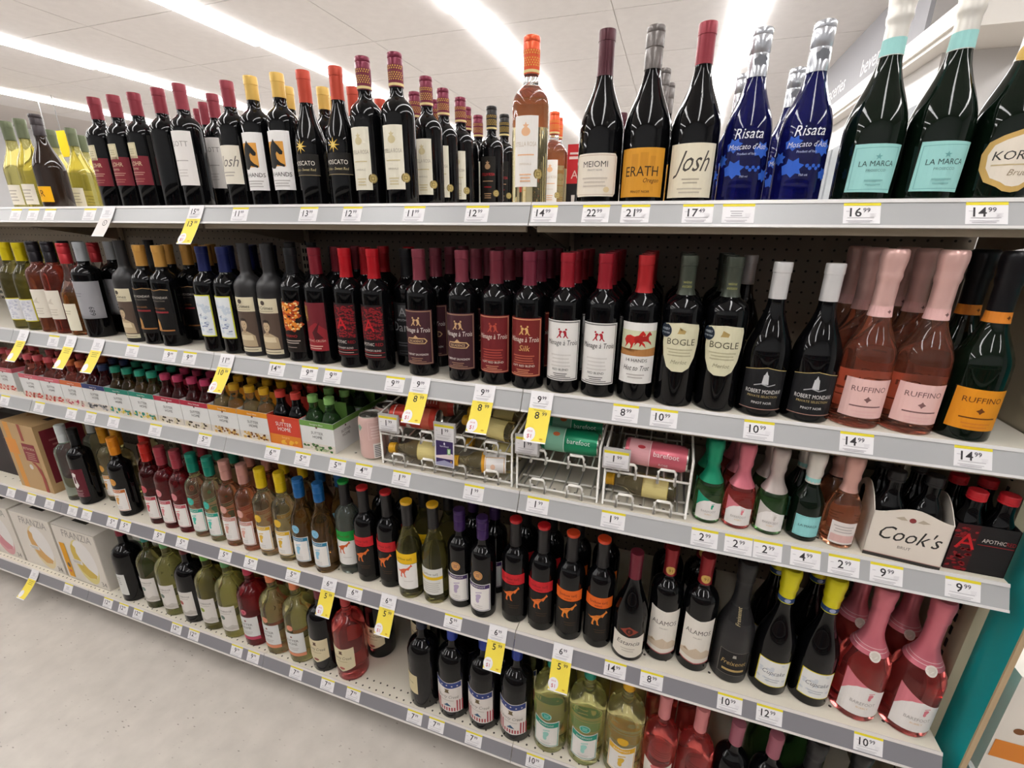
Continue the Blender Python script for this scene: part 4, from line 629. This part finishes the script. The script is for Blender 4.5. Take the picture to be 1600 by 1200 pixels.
def carton(x, y, c, col, label, art='blob', mk=None, full=None, nm='bottle_carrier', grp='wine carriers on the third shelf', pic=('b5403a', 'd9a08c'), bottles=True, row=0):
    if c not in _cm:
        random.seed(len(_cm)+40); wall = paper('dcdcda') if not full else paper(full); W_, H_ = CW*1000, CH*1000
        if full: it = [('r', 0, 0, W_, 30, 'd9822a'), ('e', W_/2, 76, 4, 5, 'e8a070'), ('t', 'SUTTER', W_/2, 58, 12, 'ece6e2', 0, 66), ('t', 'HOME', W_/2, 43, 12, 'ece6e2', 0, 50), ('t', 'Sangria', W_/2, 20, 7, 'f0b878', .2), ('P', blobs(7, 8, 4, W_-8, 14, 6), 'e9b03a'), ('f', 0, 0, W_, H_, 1.4, 'd9622a')]
        else: it = [('r', 0, H_-16, W_, H_, col), ('t', 'Sauvignon Blanc' if c == 'green' else 'White Zinfandel' if c in ('pink', 'magenta') else 'Sweet Wine', W_/2, H_-11, 5, 'e6e2de', .1, 70), ('e', W_/2, H_-17, 3.4, 3.4, '6a4a44'), ('t', 'SUTTER', W_/2, 50, 8.5, '5f5b59', 0, 50), ('t', 'HOME', W_/2, 38, 8.5, '5f5b59', 0, 40), ('r', 0, 0, W_, 22, 'd8cfc4'), ('P', blobs(16, 8, 3, W_-8, 19, 5), pic[0]), ('P', blobs(12, 8, 3, W_-8, 19, 4), pic[1]), ('r', .3, 0, 1, H_, 'b9b6b2')]
        def side(u, v, h): return (CW+h, u, v)
        sd = CD*1000
        it2 = [('r', 0, H_-16, sd, H_, col if not full else full), ('e', sd*.4, 68, 3, 3, '6a4a44'), ('t', 'SUTTER', sd*.4, 50, 8.5, '5f5b59', 0, 50), ('t', 'HOME', sd*.4, 38, 8.5, '5f5b59', 0, 40)]
        _cm[c] = (carton_me(CW, CD, CH, wall, None), handle_me(CW, .004, .128, paper(col)), print_me('front_print', it, flat), print_me('side_print', it2, side))
    a, b, f, g = _cm[c]; o = link(nm, a, None, (x, y, ZS[3]+.0004)); link('handle', b, o, (0, CD/2-.0006, 0)); link('front_print', f, o); link('side_print', g, o)
    o['label'] = label; o['category'] = 'carton'; o['group'] = grp
    if bottles:
        for j, py in enumerate((.0305, CD-.0305)):
            for px in (.0285, CW-.0285):
                p = put('mini_'+(mk or c), x+px, y+py, 3, row*2+j, z=ZS[3]+.0018); p['label'] = '%s-capped mini bottle in the %s, %s slot' % (MINI[mk or c][2], label, ['front near', 'front far', 'rear near', 'rear far'][j*2+(px > .05)]); p['group'] = 'mini bottles in carriers'
                if len(p['label'].split()) > 16: p['label'] = ' '.join(p['label'].split()[:16])
CX = -.532-.1135
seq = [('green','6f9a4c','green',None,('3f6a34','b9c49a'),'green-topped carrier beside the pink can'),('red','c23a2c','red','c9402c',None,'red carrier beside the green one'),('yellow','d98f1e','yellow',None,('c9a25c','7a4a22'),'amber carrier next to the red one'),('yellow','d98f1e','yellow',None,('c9a25c','7a4a22'),'amber carrier next to the magenta ones'),
  ('magenta','a8243c','magenta',None,('cfc4a8','4a4038'),'magenta carrier next to the amber ones'),('magenta','a8243c','magenta',None,('cfc4a8','4a4038'),'magenta carrier next to the teal ones'),('teal','1f7f6c','teal',None,('2f8a7a','d9c24a'),'teal carrier next to the magenta ones'),('teal','1f7f6c','teal',None,('2f8a7a','d9c24a'),'teal carrier next to the navy one'),
  ('navy','28356a','navy',None,('4a4a4c','9a9a9c'),'navy carrier beside the orange one'),('orange','cc6a3c','orange',None,('b8405a','d9c0b4'),'orange carrier beside the navy one'),('pink','c8606c','pink',None,('c0392f','e0b0a4'),'salmon carrier next to the orange one'),('pink','c8606c','pink',None,('c0392f','e0b0a4'),'salmon carrier next to the gap')]
for i, (c, col, mk, full, pic, lab) in enumerate(seq):
    x = CX-i*.1135
    for r in range(2): carton(x, YS[3]+.012+r*(CD+.006), c, col, lab if r == 0 else lab.replace('carrier', 'rear-row carrier'), mk=mk, full=full, pic=pic or ('e9b03a', 'd9822a'), row=r)
carton(-2.085, YS[3]+.03, 'pink', 'c8606c', 'salmon carrier standing alone past the gap', mk='pink')
# ------------------------------------------------------------------ two dark carriers by the shelf end
random.seed(5)
def wavy(w, h, e, n=14): return [(w*i/n, h-e+e*(.5+.5*math.cos(2*math.pi*(i/n-.5)))) for i in range(n, -1, -1)]
def fancy_carton(nm, x, y, w, d, h, e, m, label, its, z=ZS[3]+.0004, back=.13, rz=0):
    bm = bmesh.new(); t = .0014
    fr = [(0, 0), (w, 0)]+[(a*.001, b*.001) for a, b in wavy(w*1000, h*1000, e*1000)]
    def slab(P, mp):
        A = [bm.verts.new(mp(a, b, 0)) for a, b in P]; B = [bm.verts.new(mp(a, b, t)) for a, b in P]
        bm.faces.new(A); bm.faces.new(B[::-1])
        for i in range(len(P)): bm.faces.new((A[i], B[i], B[(i+1) % len(P)], A[(i+1) % len(P)]))
    slab(fr, lambda a, b, q: (a, q, b)); slab(fr, lambda a, b, q: (a, d-q, b))
    sd = [(0, 0), (d, 0), (d, h-e)]+[(d*(1-i/10), h-e+(back-h+e)*math.sin(math.pi*i/10)) for i in range(1, 10)]+[(0, h-e)]
    slab(sd, lambda a, b, q: (q, a, b)); slab(sd, lambda a, b, q: (w-q, a, b)); box_bm(bm, 0, 0, 0, w, d, t)
    bmesh.ops.recalc_face_normals(bm, faces=bm.faces[:]); o = link(nm, bm2me(bm, nm, [m]), None, (x, y, z)); o.rotation_euler.z = rz
    link('front_print', print_me('front_print', its, flat), o); o['label'] = label; o['category'] = 'carton'; return o
fancy_carton('bottle_carrier', .694, .0, .118, .118, .112, .016, paper('e0d6ca'), 'cream carrier with wavy top and black script, beside rosé minis',
  [('t', "Cook's", 59, 42, 30, '2c2a28', .3, 92), ('t', 'BRUT', 59, 27, 6, '6d6660', 0, 34), ('e', 59, 90, 5, 5, '8a3a3a'), ('P', [[(59+s*7, 88), (59+s*14, 95), (59+s*26, 90), (59+s*16, 87)] for s in (-1, 1)], 'b9ab98'), ('r', 0, 0, 118, 7, '3a3734'), ('r', 0, 7, 118, 8.4, 'b58a80')], rz=-.10)
fancy_carton('bottle_carrier', .822, .002, .09, .118, .098, .0005, paper('1c191b'), 'black carrier with red swirl panel beside the end panel',
  [('r', 0, 0, 34, 97, '3a0d12'), ('P', blobs(46, 3, 4, 31, 93, 3.2), '8c1820'), ('t', 'A', 20, 48, 32, 'c41c24', 0, 30), ('t', 'APOTHIC', 58, 66, 8, 'd8d0ca', 0, 34), ('t', 'RED', 82, 66, 8, '9a1a22', 0, 13), ('r', 36, 60, 88, 61.2, '9a1a22')], back=.1)
kind('minidark', P_mini(.0255, .17), 'black', ('pet', '1b1a1b', 150, mat('cap_black')), [], 'black-capped mini bottle', 'small black sparkling bottle', name='mini_wine_bottle')
kind('minired', P_mini(.0215, .155), 'black', ('pet', 'c0202a', 138, mat('pet_c0202a', 'c0202a', rough=.4)), [], 'red-capped mini bottle', 'small black wine bottle with red cap', name='mini_wine_bottle')
for k, xs, ys, lab in (('minidark', (.725, .783), (.035, .089), 'small black bottle in the cream wavy carrier'), ('minired', (.846, .891), (.030, .090), 'small red-capped black bottle in the black carrier')):
    for j, y in enumerate(ys):
        for i, x in enumerate(xs):
            p = put(k, x, y-.006, 3, j, z=ZS[3]+.002); p['label'] = '%s, %s' % (lab, ['front slot by the minis', 'front slot by the end', 'rear slot by the minis', 'rear slot by the end'][j*2+i]); p['group'] = lab+'s'
# ------------------------------------------------------------------ cans and wire dispensers
def can_kind(k, R, H, col, art):
    def fn(u, v, h): a = u/R; r = R+.0003+h; return (r*math.sin(a), -r*math.cos(a), v)
    body = lathe_me('drink_can', [(0, .003), (R*.72, .004), (R*.78, 0), (R*.93, .006), (R, .012), (R, H-.012), (R*.86, H-.003), (R*.88, H), (R*.84, H), (R*.8, H-.004), (0, H-.004)], [mat('can_'+col, col, rough=.3, metal=.25), mat('can_metal', 'b9b6b0', rough=.25, metal=.9)], 32, [1, 1, 1, 0, 0, 0, 1, 1, 1, 1])
    bm = bmesh.new(); box_bm(bm, -.006, -.012, H-.0035, .006, .004, H-.002); tab = bm2me(bm, 'pull_tab', [mat('can_metal')])
    return (body, print_me('print', art, fn, 6), tab)
CANS = {'red': can_kind('red', .0285, .136, 'bf3a2c', [('r', -40, 96, 40, 118, 'c9604a'), ('t', 'barefoot', 0, 56, 8, 'e8ddd6', 0, 46, 1), ('e', 18, 60, 8, 7, 'd8ccc4'), ('l', -22, 90, 20, 4, 8, 'e0b0a4'), ('r', -80, 20, 80, 22, 'e8ddd6')]),
  'green': can_kind('green', .0285, .136, '158a60', [('r', -50, 14, 50, 58, '7fb59a'), ('r', -50, 58, 50, 59.4, 'd9e6de'), ('t', 'barefoot', -6, 92, 11, 'd9eee4', 0, 52, 1), ('P', [rect(22+2.4*i, 78, 23.4+2.4*i, 122) for i in range(7)], 'cfe4da'), ('e', -24, 40, 5, 8, 'c9683a')]),
  'pink': can_kind('pink', .0285, .136, 'c9606e', [('r', -50, 14, 50, 58, 'dba0a4'), ('r', -50, 58, 50, 59.2, 'f0dcda'), ('t', 'barefoot', -8, 92, 11, 'f0dcda', 0, 52, 1), ('t', 'ROSE', 12, 88, 6, 'f0dcda', 0, 24, 1), ('e', -24, 40, 4, 8, 'b8303a')]),
  'pale': can_kind('pale', .0335, .124, 'd9b5ae', [('r', 18, 8, 46, 50, 'e3dcd8'), ('P', [rect(21, 12+5*i, 43, 14.4+5*i) for i in range(7)], '5a6468'), ('p', [(-26,96),(-16,104),(-8,96),(-17,84)], '7fa08c'), ('f', 8, 62, 44, 112, .8, 'eacfca'), ('l', 26, 100, 24, 5, 8, 'eacfca')])}
def can(k, loc, label, lying=True, grp=None):
    a, b, t = CANS[k]; o = link('drink_can', a, None, loc); link('print', b, o); link('pull_tab', t, o); o['label'] = label; o['category'] = 'can'
    if grp: o['group'] = grp
    if lying: o.rotation_euler = (random.uniform(-.25, .1), math.pi/2, 0)
    return o
can('pale', (-.432, .028, ZS[3]+.0004), 'pale pink can standing beside the wire rack, front one', False, 'pale pink cans').rotation_euler.z = .1
can('pale', (-.43, .102, ZS[3]+.0004), 'pale pink can standing behind the front pink can', False, 'pale pink cans')
wire_m = mat('white_wire', 'e6e2da', rough=.35); WR = .0027
Z3 = ZS[3]+.0004; UP, RISE, YR0, YR1 = .088, .055, -.002, .33
def rack(x0, x1, label, tagx):
    root = bpy.data.objects.new('wire_dispenser', None); COL.objects.link(root); root.location = (x0, 0, Z3); root['label'] = label; root['category'] = 'rack'; root['group'] = 'white wire dispensers'
    w = x1-x0
    def part(nm, L, r=WR, cl=False):
        bm = bmesh.new()
        for P in L: tube(bm, P, r, closed=cl)
        return link(nm, bm2me(bm, nm, [wire_m]), root)
    topf, topb = UP+.052, UP+RISE+.045
    for xx in (WR, w-WR): part('side_frame', [[(xx, YR0, WR), (xx, YR0, topf), (xx, YR1, topb+.0), (xx, YR1, WR), (xx, YR0, WR)]])
    for nm, z, rs in (('lower_tray', .012, .022), ('upper_tray', UP, RISE)):
        tray = part(nm, [[(WR, YR0, z), (w-WR, YR0, z)]], WR); n = max(4, int(w/.032))
        for P in ([(WR, YR1, z+rs), (w-WR, YR1, z+rs)], [(WR, YR0+.05, z+rs*.15-.004), (w-WR, YR0+.05, z+rs*.15-.004)]):
            bm = bmesh.new(); tube(bm, P, WR); link('cross_wire', bm2me(bm, 'cross_wire', [wire_m]), tray)
        for i in range(n):
            xx = WR+(w-2*WR)*(i+.5)/n; bm = bmesh.new(); tube(bm, [(xx, YR0, z+.002), (xx, YR1, z+rs+.002)], WR*.72); link('wire', bm2me(bm, 'wire', [wire_m]), tray)
        k = 2 if w < .25 else 4
        for i in range(k):
            c = w*(i+.62)/(k+.24); a, b = c-.0175, c+.0175; y = YR0-.004; bm = bmesh.new()
            tube(bm, [(a, YR0+.012, z), (a, y, z-.008), (a, y, z+.02), (a+.004, y, z+.025), (b-.004, y, z+.025), (b, y, z+.02), (b, y, z-.008), (b, YR0+.012, z)], WR*1.2, 8); link('front_stop', bm2me(bm, 'front_stop', [wire_m]), tray)
    return root
rack(-.386, -.022, 'wide white wire dispenser beside the pale pink cans', 0); rack(-.014, .182, 'white wire dispenser with green cans, lower tray empty', 0); rack(.190, .372, 'white wire dispenser with one pink can, by the green minis', 0)
def trayz(up, y): z = (UP if up else .012); rs = RISE if up else .022; return Z3+z+rs*(y-YR0)/(YR1-YR0)+.0044
def lay_can(k, x, y, lab, grp): can(k, (x, y, trayz(True, y)+.0290), lab, True, grp)
lay_can('red', -.372, .036, 'red can lying at the front of the wide rack, upper tray', 'red cans in the rack'); lay_can('red', -.358, .096, 'red can lying behind the front red can', 'red cans in the rack')
lay_can('green', .036, .036, 'green can lying at the front of the upper tray', 'green cans in the rack'); lay_can('green', .036, .096, 'green can lying behind the front green can', 'green cans in the rack')
lay_can('pink', .226, .036, 'bright pink can lying in the upper tray beside green minis', 'pink can in the rack')
def lay_mini(k, x, y, up, lab):
    p = put(k, x, y, 3, 0, 0, z=trayz(up, y)+.0268); p.rotation_euler = (random.uniform(-.3, .3), -math.pi/2, 0); p['label'] = lab; p['group'] = 'mini bottles lying in the racks'
lay_mini('minilie', -.215, .034, False, 'pale mini bottle lying in the lower tray, cap beside the pink can')
lay_mini('minilie', -.03, .036, True, 'pale mini bottle lying at the front of the upper tray, wide rack'); lay_mini('minilie', -.03, .092, True, 'pale mini bottle lying behind the front one, upper tray')
lay_mini('minilie2', -.035, .034, False, 'mini bottle with orange-framed label lying in the lower tray'); lay_mini('minilie', -.03, .09, False, 'pale mini bottle lying behind the orange-framed one, lower tray')
lay_mini('minilie', .345, .034, False, 'yellow-capped mini bottle lying alone in the lower tray under the pink can')
# ------------------------------------------------------------------ boxes of wine
def plain_box(nm, x0, y0, z0, w, d, h, col, label, its, side=None, topits=None):
    o = box(nm, 0, 0, 0, w, d, h, paper(col)); o.location = (x0, y0, z0); o['label'] = label; o['category'] = 'box'
    link('front_print', print_me('front_print', its, flat), o)
    if side: link('side_print', print_me('side_print', side, lambda u, v, q: (w+q, u, v)), o)
    if topits: link('top_print', print_me('top_print', topits, lambda u, v, q: (u, v, h+q)), o)
    return o
plain_box('wine_box', -2.118, YS[2]+.02, ZS[2]+.0005, .205, .19, .285, 'b9986c', 'brown cardboard wine box with orange stripe and maroon panel',
  [('r', 22, 0, 54, 285, 'd39342'), ('r', 4, 150, 70, 215, 'd98f3c'), ('p', [(110,285),(128,285),(128,215),(110,215)], '9a4a3c'), ('r', 100, 130, 178, 205, '8a3038'), ('t', 'BOTA BOX', 139, 180, 11, 'd6bfa0', 0, 68), ('l', 139, 168, 56, 4, 9, 'b98a7c'), ('p', [(128,128),(150,110),(164,70),(160,0),(178,0),(182,60),(176,100),(150,128)], '9a4438'), ('e', 116, 104, 11, 11, 'cfc9c0')],
  [('r', 14, 40, 150, 262, '74222c'), ('l', 80, 220, 90, 3, 20, '9a5a58')], [('p', [(20,80),(70,95),(50,60)], 'a8743a'), ('r', 150, 60, 185, 100, '2a2220'), ('r', 0, 93, 205, 95, '7a6344')])
plain_box('wine_box', -2.36, YS[2]+.06, ZS[2]+.0005, .225, .19, .26, '2a2224', 'near-black wine box beside the brown cardboard one', [('r', 120, 60, 200, 200, '3a2c2e'), ('l', 160, 180, 60, 3, 14, '6a5a58')], None, [('r', 30, 50, 180, 120, '4a4a50')])
def franzia(x, rim, glass_c, lab, stripe):
    W_ = 262
    def rell(cx, cy, rx, ry, t, n=28): return [(cx+rx*math.cos(2*math.pi*i/n)*math.cos(t)-ry*math.sin(2*math.pi*i/n)*math.sin(t), cy+rx*math.cos(2*math.pi*i/n)*math.sin(t)+ry*math.sin(2*math.pi*i/n)*math.cos(t)) for i in range(n)]
    it = [('p', rell(150, 112, 66, 106, .25), rim), ('p', rell(158, 126, 60, 92, .25), 'e6e2de'), ('p', [(86,176),(98,190),(116,176),(112,150),(126,118),(160,82),(204,58),(192,40),(150,34),(112,58),(88,104),(80,146)], glass_c), ('t', 'FRANZIA', 146, 218, 36, '9a958f', .1, 176), ('r', 62, 92, 132, 112, 'dedad4'), ('l', 97, 106, 50, 2, 7, 'a09a92'), ('t', '34', 232, 12, 24, '77726c')]
    if stripe: it += [('r', 16, 10, 50, 180, 'dd9d14'), ('e', 34, 70, 9, 12, '6a5a4a'), ('e', 32, 40, 9, 6, 'c9605a'), ('f', 0, 0, W_, 265, 1.5, '5f5a52')]
    return plain_box('wine_box', x, YS[1]+.022, ZS[1]+.0005, W_*.001, .22, .265, 'dcd5cb', lab, it, None, [('r', 60, 40, 150, 90, '26221f'), ('r', 0, 130, 262, 132, 'a9a199')])
franzia(-1.995, 'ddd08a', 'd0b352', 'white wine box with orange stripe, next to the dark magnum', True)
franzia(-2.272, 'e0cfa4', 'd6a868', 'white wine box with gold glass picture and no stripe', False)
franzia(-2.55, 'd9a0a4', 'd08a92', 'white wine box with pink glass picture', False)
plain_box('wine_box', -1.725, YS[1]+.14, ZS[1]+.0005, .14, .2, .26, 'd9d9d2', 'green and white wine box behind the turned dark magnum', [('r', 0, 60, 140, 170, '3f8a3a'), ('l', 60, 230, 80, 3, 14, '9aa39a'), ('p', [(0,60),(140,40),(140,0),(0,0)], 'c9cfc4')])
plain_box('wine_box', -.078, .70, ZS[5]+.0005, .052, .06, .212, 'b8262c', 'narrow red and black carton standing behind the clear bottle', [('r', 0, 0, 52, 95, '1a1416'), ('r', 6, 168, 46, 176, 'e0c8c4'), ('r', 8, 182, 44, 188, 'e0c8c4'), ('t', 'A', 26, 110, 26, 'd8b0a8'), ('p', [(20,12),(28,12),(30,60),(18,60)], 'c9c0bc')])
# ------------------------------------------------------------------ price tags
NT = [0]*6; TAGX = {}
def price_items(p, w=52, h=34, dim=False):
    ink = '343033' if not dim else '8d898c'; it = []
    if p:
        a, b = p.split('.'); it += [('T', a, -w*.16 if len(a) > 1 else -w*.10, h*.40, h*.50, ink, 0, w*.34), ('T', b, w*.13, h*.64, h*.25, '56525a', 0, w*.2), ('l', -w*.38, h*.70, w*.1, 1, 2, 'a9a5a8')]
    else: it += [('l', -w*.05, h*.74, w*.4, 3, 4.2, 'a8a4a8')]
    return it+[('l', -w*.02, h*.34, w*.72, 1, 2, 'a19da0'), ('l', w*.3, h*.56, w*.18, 3, 2.4, 'd3cfd2'), ('l', -w*.06, h*.18, w*.7, 2, 2.6, 'b5b1b4')]
_tm = {}
def card_me(w, h, bend=0, t=.0004, n=1):
    bm = bmesh.new(); P = []
    for i in range(n+1):
        s = i/n; z = -h*s; y = -bend*s*s; P.append((y, z))
    F = [[bm.verts.new((x, y, z)) for y, z in P] for x in (-w/2, w/2)]; B = [[bm.verts.new((x, y+t, z)) for y, z in P] for x in (-w/2, w/2)]
    for i in range(n):
        bm.faces.new((F[0][i], F[0][i+1], F[1][i+1], F[1][i])); bm.faces.new((B[1][i], B[1][i+1], B[0][i+1], B[0][i]))
        bm.faces.new((F[0][i], B[0][i], B[0][i+1], F[0][i+1])); bm.faces.new((F[1][i+1], B[1][i+1], B[1][i], F[1][i]))
    bm.faces.new((F[0][0], F[1][0], B[1][0], B[0][0])); bm.faces.new((B[0][n], B[1][n], F[1][n], F[0][n]))
    return bm2me(bm, 'card', [paper('e4e1e2')])
def rail_pos(s, x, a, off): return (x, YS[s]-RT*a-RH/RLEN*off, ZS[s]-RH*a+RT/RLEN*off)
def tag(s, x, p, pos=None, label=None):
    key = ('tag', p)
    if key not in _tm:
        h = 37
        _tm[key] = (card_me(.052, .037), print_me('header_band', [('r', -26, -6, 26, 0, 'dccb2c')], flat), print_me('print', price_items(p, 52, 31), lambda u, v, q: (u, -q, v-.037)))
    c, hb, pr = _tm[key]; o = link('price_tag', c, None, rail_pos(s, x, .08, .0013) if pos is None else pos); o.rotation_euler.x = RANG if pos is None else -.06
    link('header_band', hb, o, (0, -.0001, 0)); link('print', pr, o, (0, -.0001, 0))
    n = NT[s]; NT[s] += 1
    o['label'] = label or 'white %s price tag with yellow top, %s along the %s shelf edge' % (p or 'unreadable', ORD[n], SHELF[s]); o['category'] = 'price tag'; o['group'] = 'price tags'
PN = [0]*6
def promo(s, x, p, q, bend=.012, tone='e8d24e', L=.112):
    w = .05; key = ('promo', p, q, tone, bend, L); h = L*1000
    if key not in _tm:
        def fn(u, v, e): sgm = -v/L; return (u, -bend*sgm*sgm-e, v)
        it = [('r', -25, -h+3, 25, -38, tone)]
        if q: it += [('T', q.split('.')[0], -4 if len(q.split('.')[0]) == 1 else -6, -60, 16, '2c2a26', 0, 22), ('T', q.split('.')[1], 12, -52, 8, '4a463e'), ('l', 0, -41, 26, 1, 3, 'a8983a'), ('p', ell(-13, -h+17, 13, 15), 'e4e1e2'), ('t', 'SAVE', -13, -h+22, 4, 'c0404a'), ('t', '$1', -13, -h+9, 9, 'b8283a'), ('e', 14, -h+9, 4, 2, 'c9a22c')]
        if not q: it += [('l', 0, -44, 30, 3, 6, 'a8983a' if tone != 'd6cfca' else 'aaa4a0'), ('p', ell(-13, -h+17, 12, 13), 'e4e1e2')] if tone != 'd6cfca' else [('e', 4, -52, 9, 9, '5a5552'), ('e', 4, -52, 7, 7, 'd6cfca'), ('t', 'R', 4, -56, 8, '5a5552')]
        a = [(k[0], *k[1:]) for k in price_items(p, 46, 30)]
        pm = print_me('print', it, fn, 5); pt = print_me('price_print', a, lambda u, v, e: (u, -e-.0001-bend*((-(v-.036))/L)**2, v-.036))
        _tm[key] = (card_me(w, L, bend, n=8), pm, pt)
    c, pm, pt = _tm[key]; o = link('sale_tag', c, None, rail_pos(s, x, -.02, .0034)); o.rotation_euler.x = RANG; link('print', pm, o); link('price_print', pt, o)
    n = PN[s]; PN[s] += 1
    o['label'] = 'long %s sale tag hanging from the %s shelf edge, %s of its row' % ('yellow and white' if tone != 'd6cfca' else 'pale', SHELF[s], ORD[n]); o['category'] = 'sale tag'; o['group'] = 'hanging sale tags'
for s, xs, ps in [(5, [-1.668,-1.583,-1.504,-1.326,-.761,-.549,-.426,-.265,-.116,.03,.132,.206,.316,.383,.568,.731], ['','','','','11.99','13.99','12.99','11.99','12.99','14.99','22.99','21.99','17.49','','16.99','14.99']),
  (4, [-1.609,-1.239,-1.081,-1.004,-.686,-.58,-.506,-.324,.225,.301,.474,.633,.801], ['','','9.99','9.99','14.99','9.99','9.99','9.99','8.99','10.99','10.99','14.99','14.99']),
  (3, [-1.98,-1.781,-1.608,-1.51,-1.397,-1.206,-.997,-.737,-.631,-.515,-.432,-.317,-.115,.047,.221,.41,.475,.529,.596,.661,.73,.846], ['','','','','','','5.99','6.99','5.99','5.99','4.99','1.99','1.99','1.99','1.99','2.99','2.99','2.99','4.99','2.99','9.99','9.99']),
  (2, [-2.137,-2.01,-1.896,-1.761,-1.681,-1.542,-1.474,-1.304,-1.194,-1.001,-.893,-.724,-.498,-.178,.26,.346,.518,.599,.786], ['','','','','','5.99','5.99','5.99','5.99','5.99','5.99','5.99','6.99','5.99','14.99','8.99','10.99','12.99','10.99']),
  (1, [-1.95,-1.708,-1.619,-1.536,-1.33,-1.242,-1.035,-.959,-.772,-.643,-.542,-.317,-.242,-.119,.07], ['','12.99','12.99','12.99','12.99','12.99','9.99','9.99','7.99','7.99','7.99','7.99','7.99','7.99','10.99'])]:
    for x, p in zip(xs, ps): tag(s, x, p)
promo(5, -1.245, '', '', .01, 'd6cfca', .095); promo(5, -.909, '15.99', '13.99', .012)
for x, p, q in [(-1.763,'',''),(-1.52,'',''),(-1.389,'',''),(-.861,'11.99','10.99'),(-.254,'9.99','8.99'),(-.089,'9.99','8.99'),(.045,'9.99','8.99')]: promo(4, x, p, q, .016)
for x in (-.587, -.382, -.047, .129): promo(2, x, '6.99', '5.99', .006)
promo(1, -2.169, '', '', .03)
# tags clipped to the wire racks
for x, lab in ((-.352, 'price tag clipped to the wide wire rack beside the pink cans'), (-.195, 'price tag clipped mid-way along the wide wire rack'), (.014, 'price tag clipped to the rack of green cans'), (.215, 'price tag clipped to the rack of the pink can')):
    tag(3, x, '1.99', (x, -.0115, ZS[3]+.142), 'white 1.99 '+lab)
    cl = box('tag_clip', x-.029, -.0105, ZS[3]+.098, x+.029, -.0045, ZS[3]+.147, mat('clip_grey', 'bdbab8', rough=.35)); cl['label'] = 'grey plastic holder behind the '+lab.replace('price tag clipped to', 'tag on').replace('price tag clipped', 'tag'); cl['category'] = 'tag holder'; cl['group'] = 'tag holders on the racks'
bm_ = card_me(.052, .072); pc = link('promotion_card', bm_, None, (-.195, -.0125, ZS[3]+.104)); pc.rotation_euler.x = -.06
link('print', print_me('print', [('r', -23, -69, 23, -4, '3a2a5c'), ('t', 'barefoot', 0, -20, 5, 'd9d3e6', 0, 26), ('e', 0, -11, 2, 3.5, 'e6e2ee'), ('p', [(-23,-44),(8,-38),(12,-34),(23,-36),(23,-50),(-23,-50)], 'e3cfd0'), ('r', 8, -38, 17, -22, '7fae72'), ('r', 10, -35, 15, -25, 'cfe0c4'), ('p', [(-23,-69),(23,-69),(23,-60),(0,-54),(-23,-62)], '9a9ab5')], flat), pc); pc['label'] = 'small purple promotion card hanging under a rack price tag'; pc['category'] = 'card'
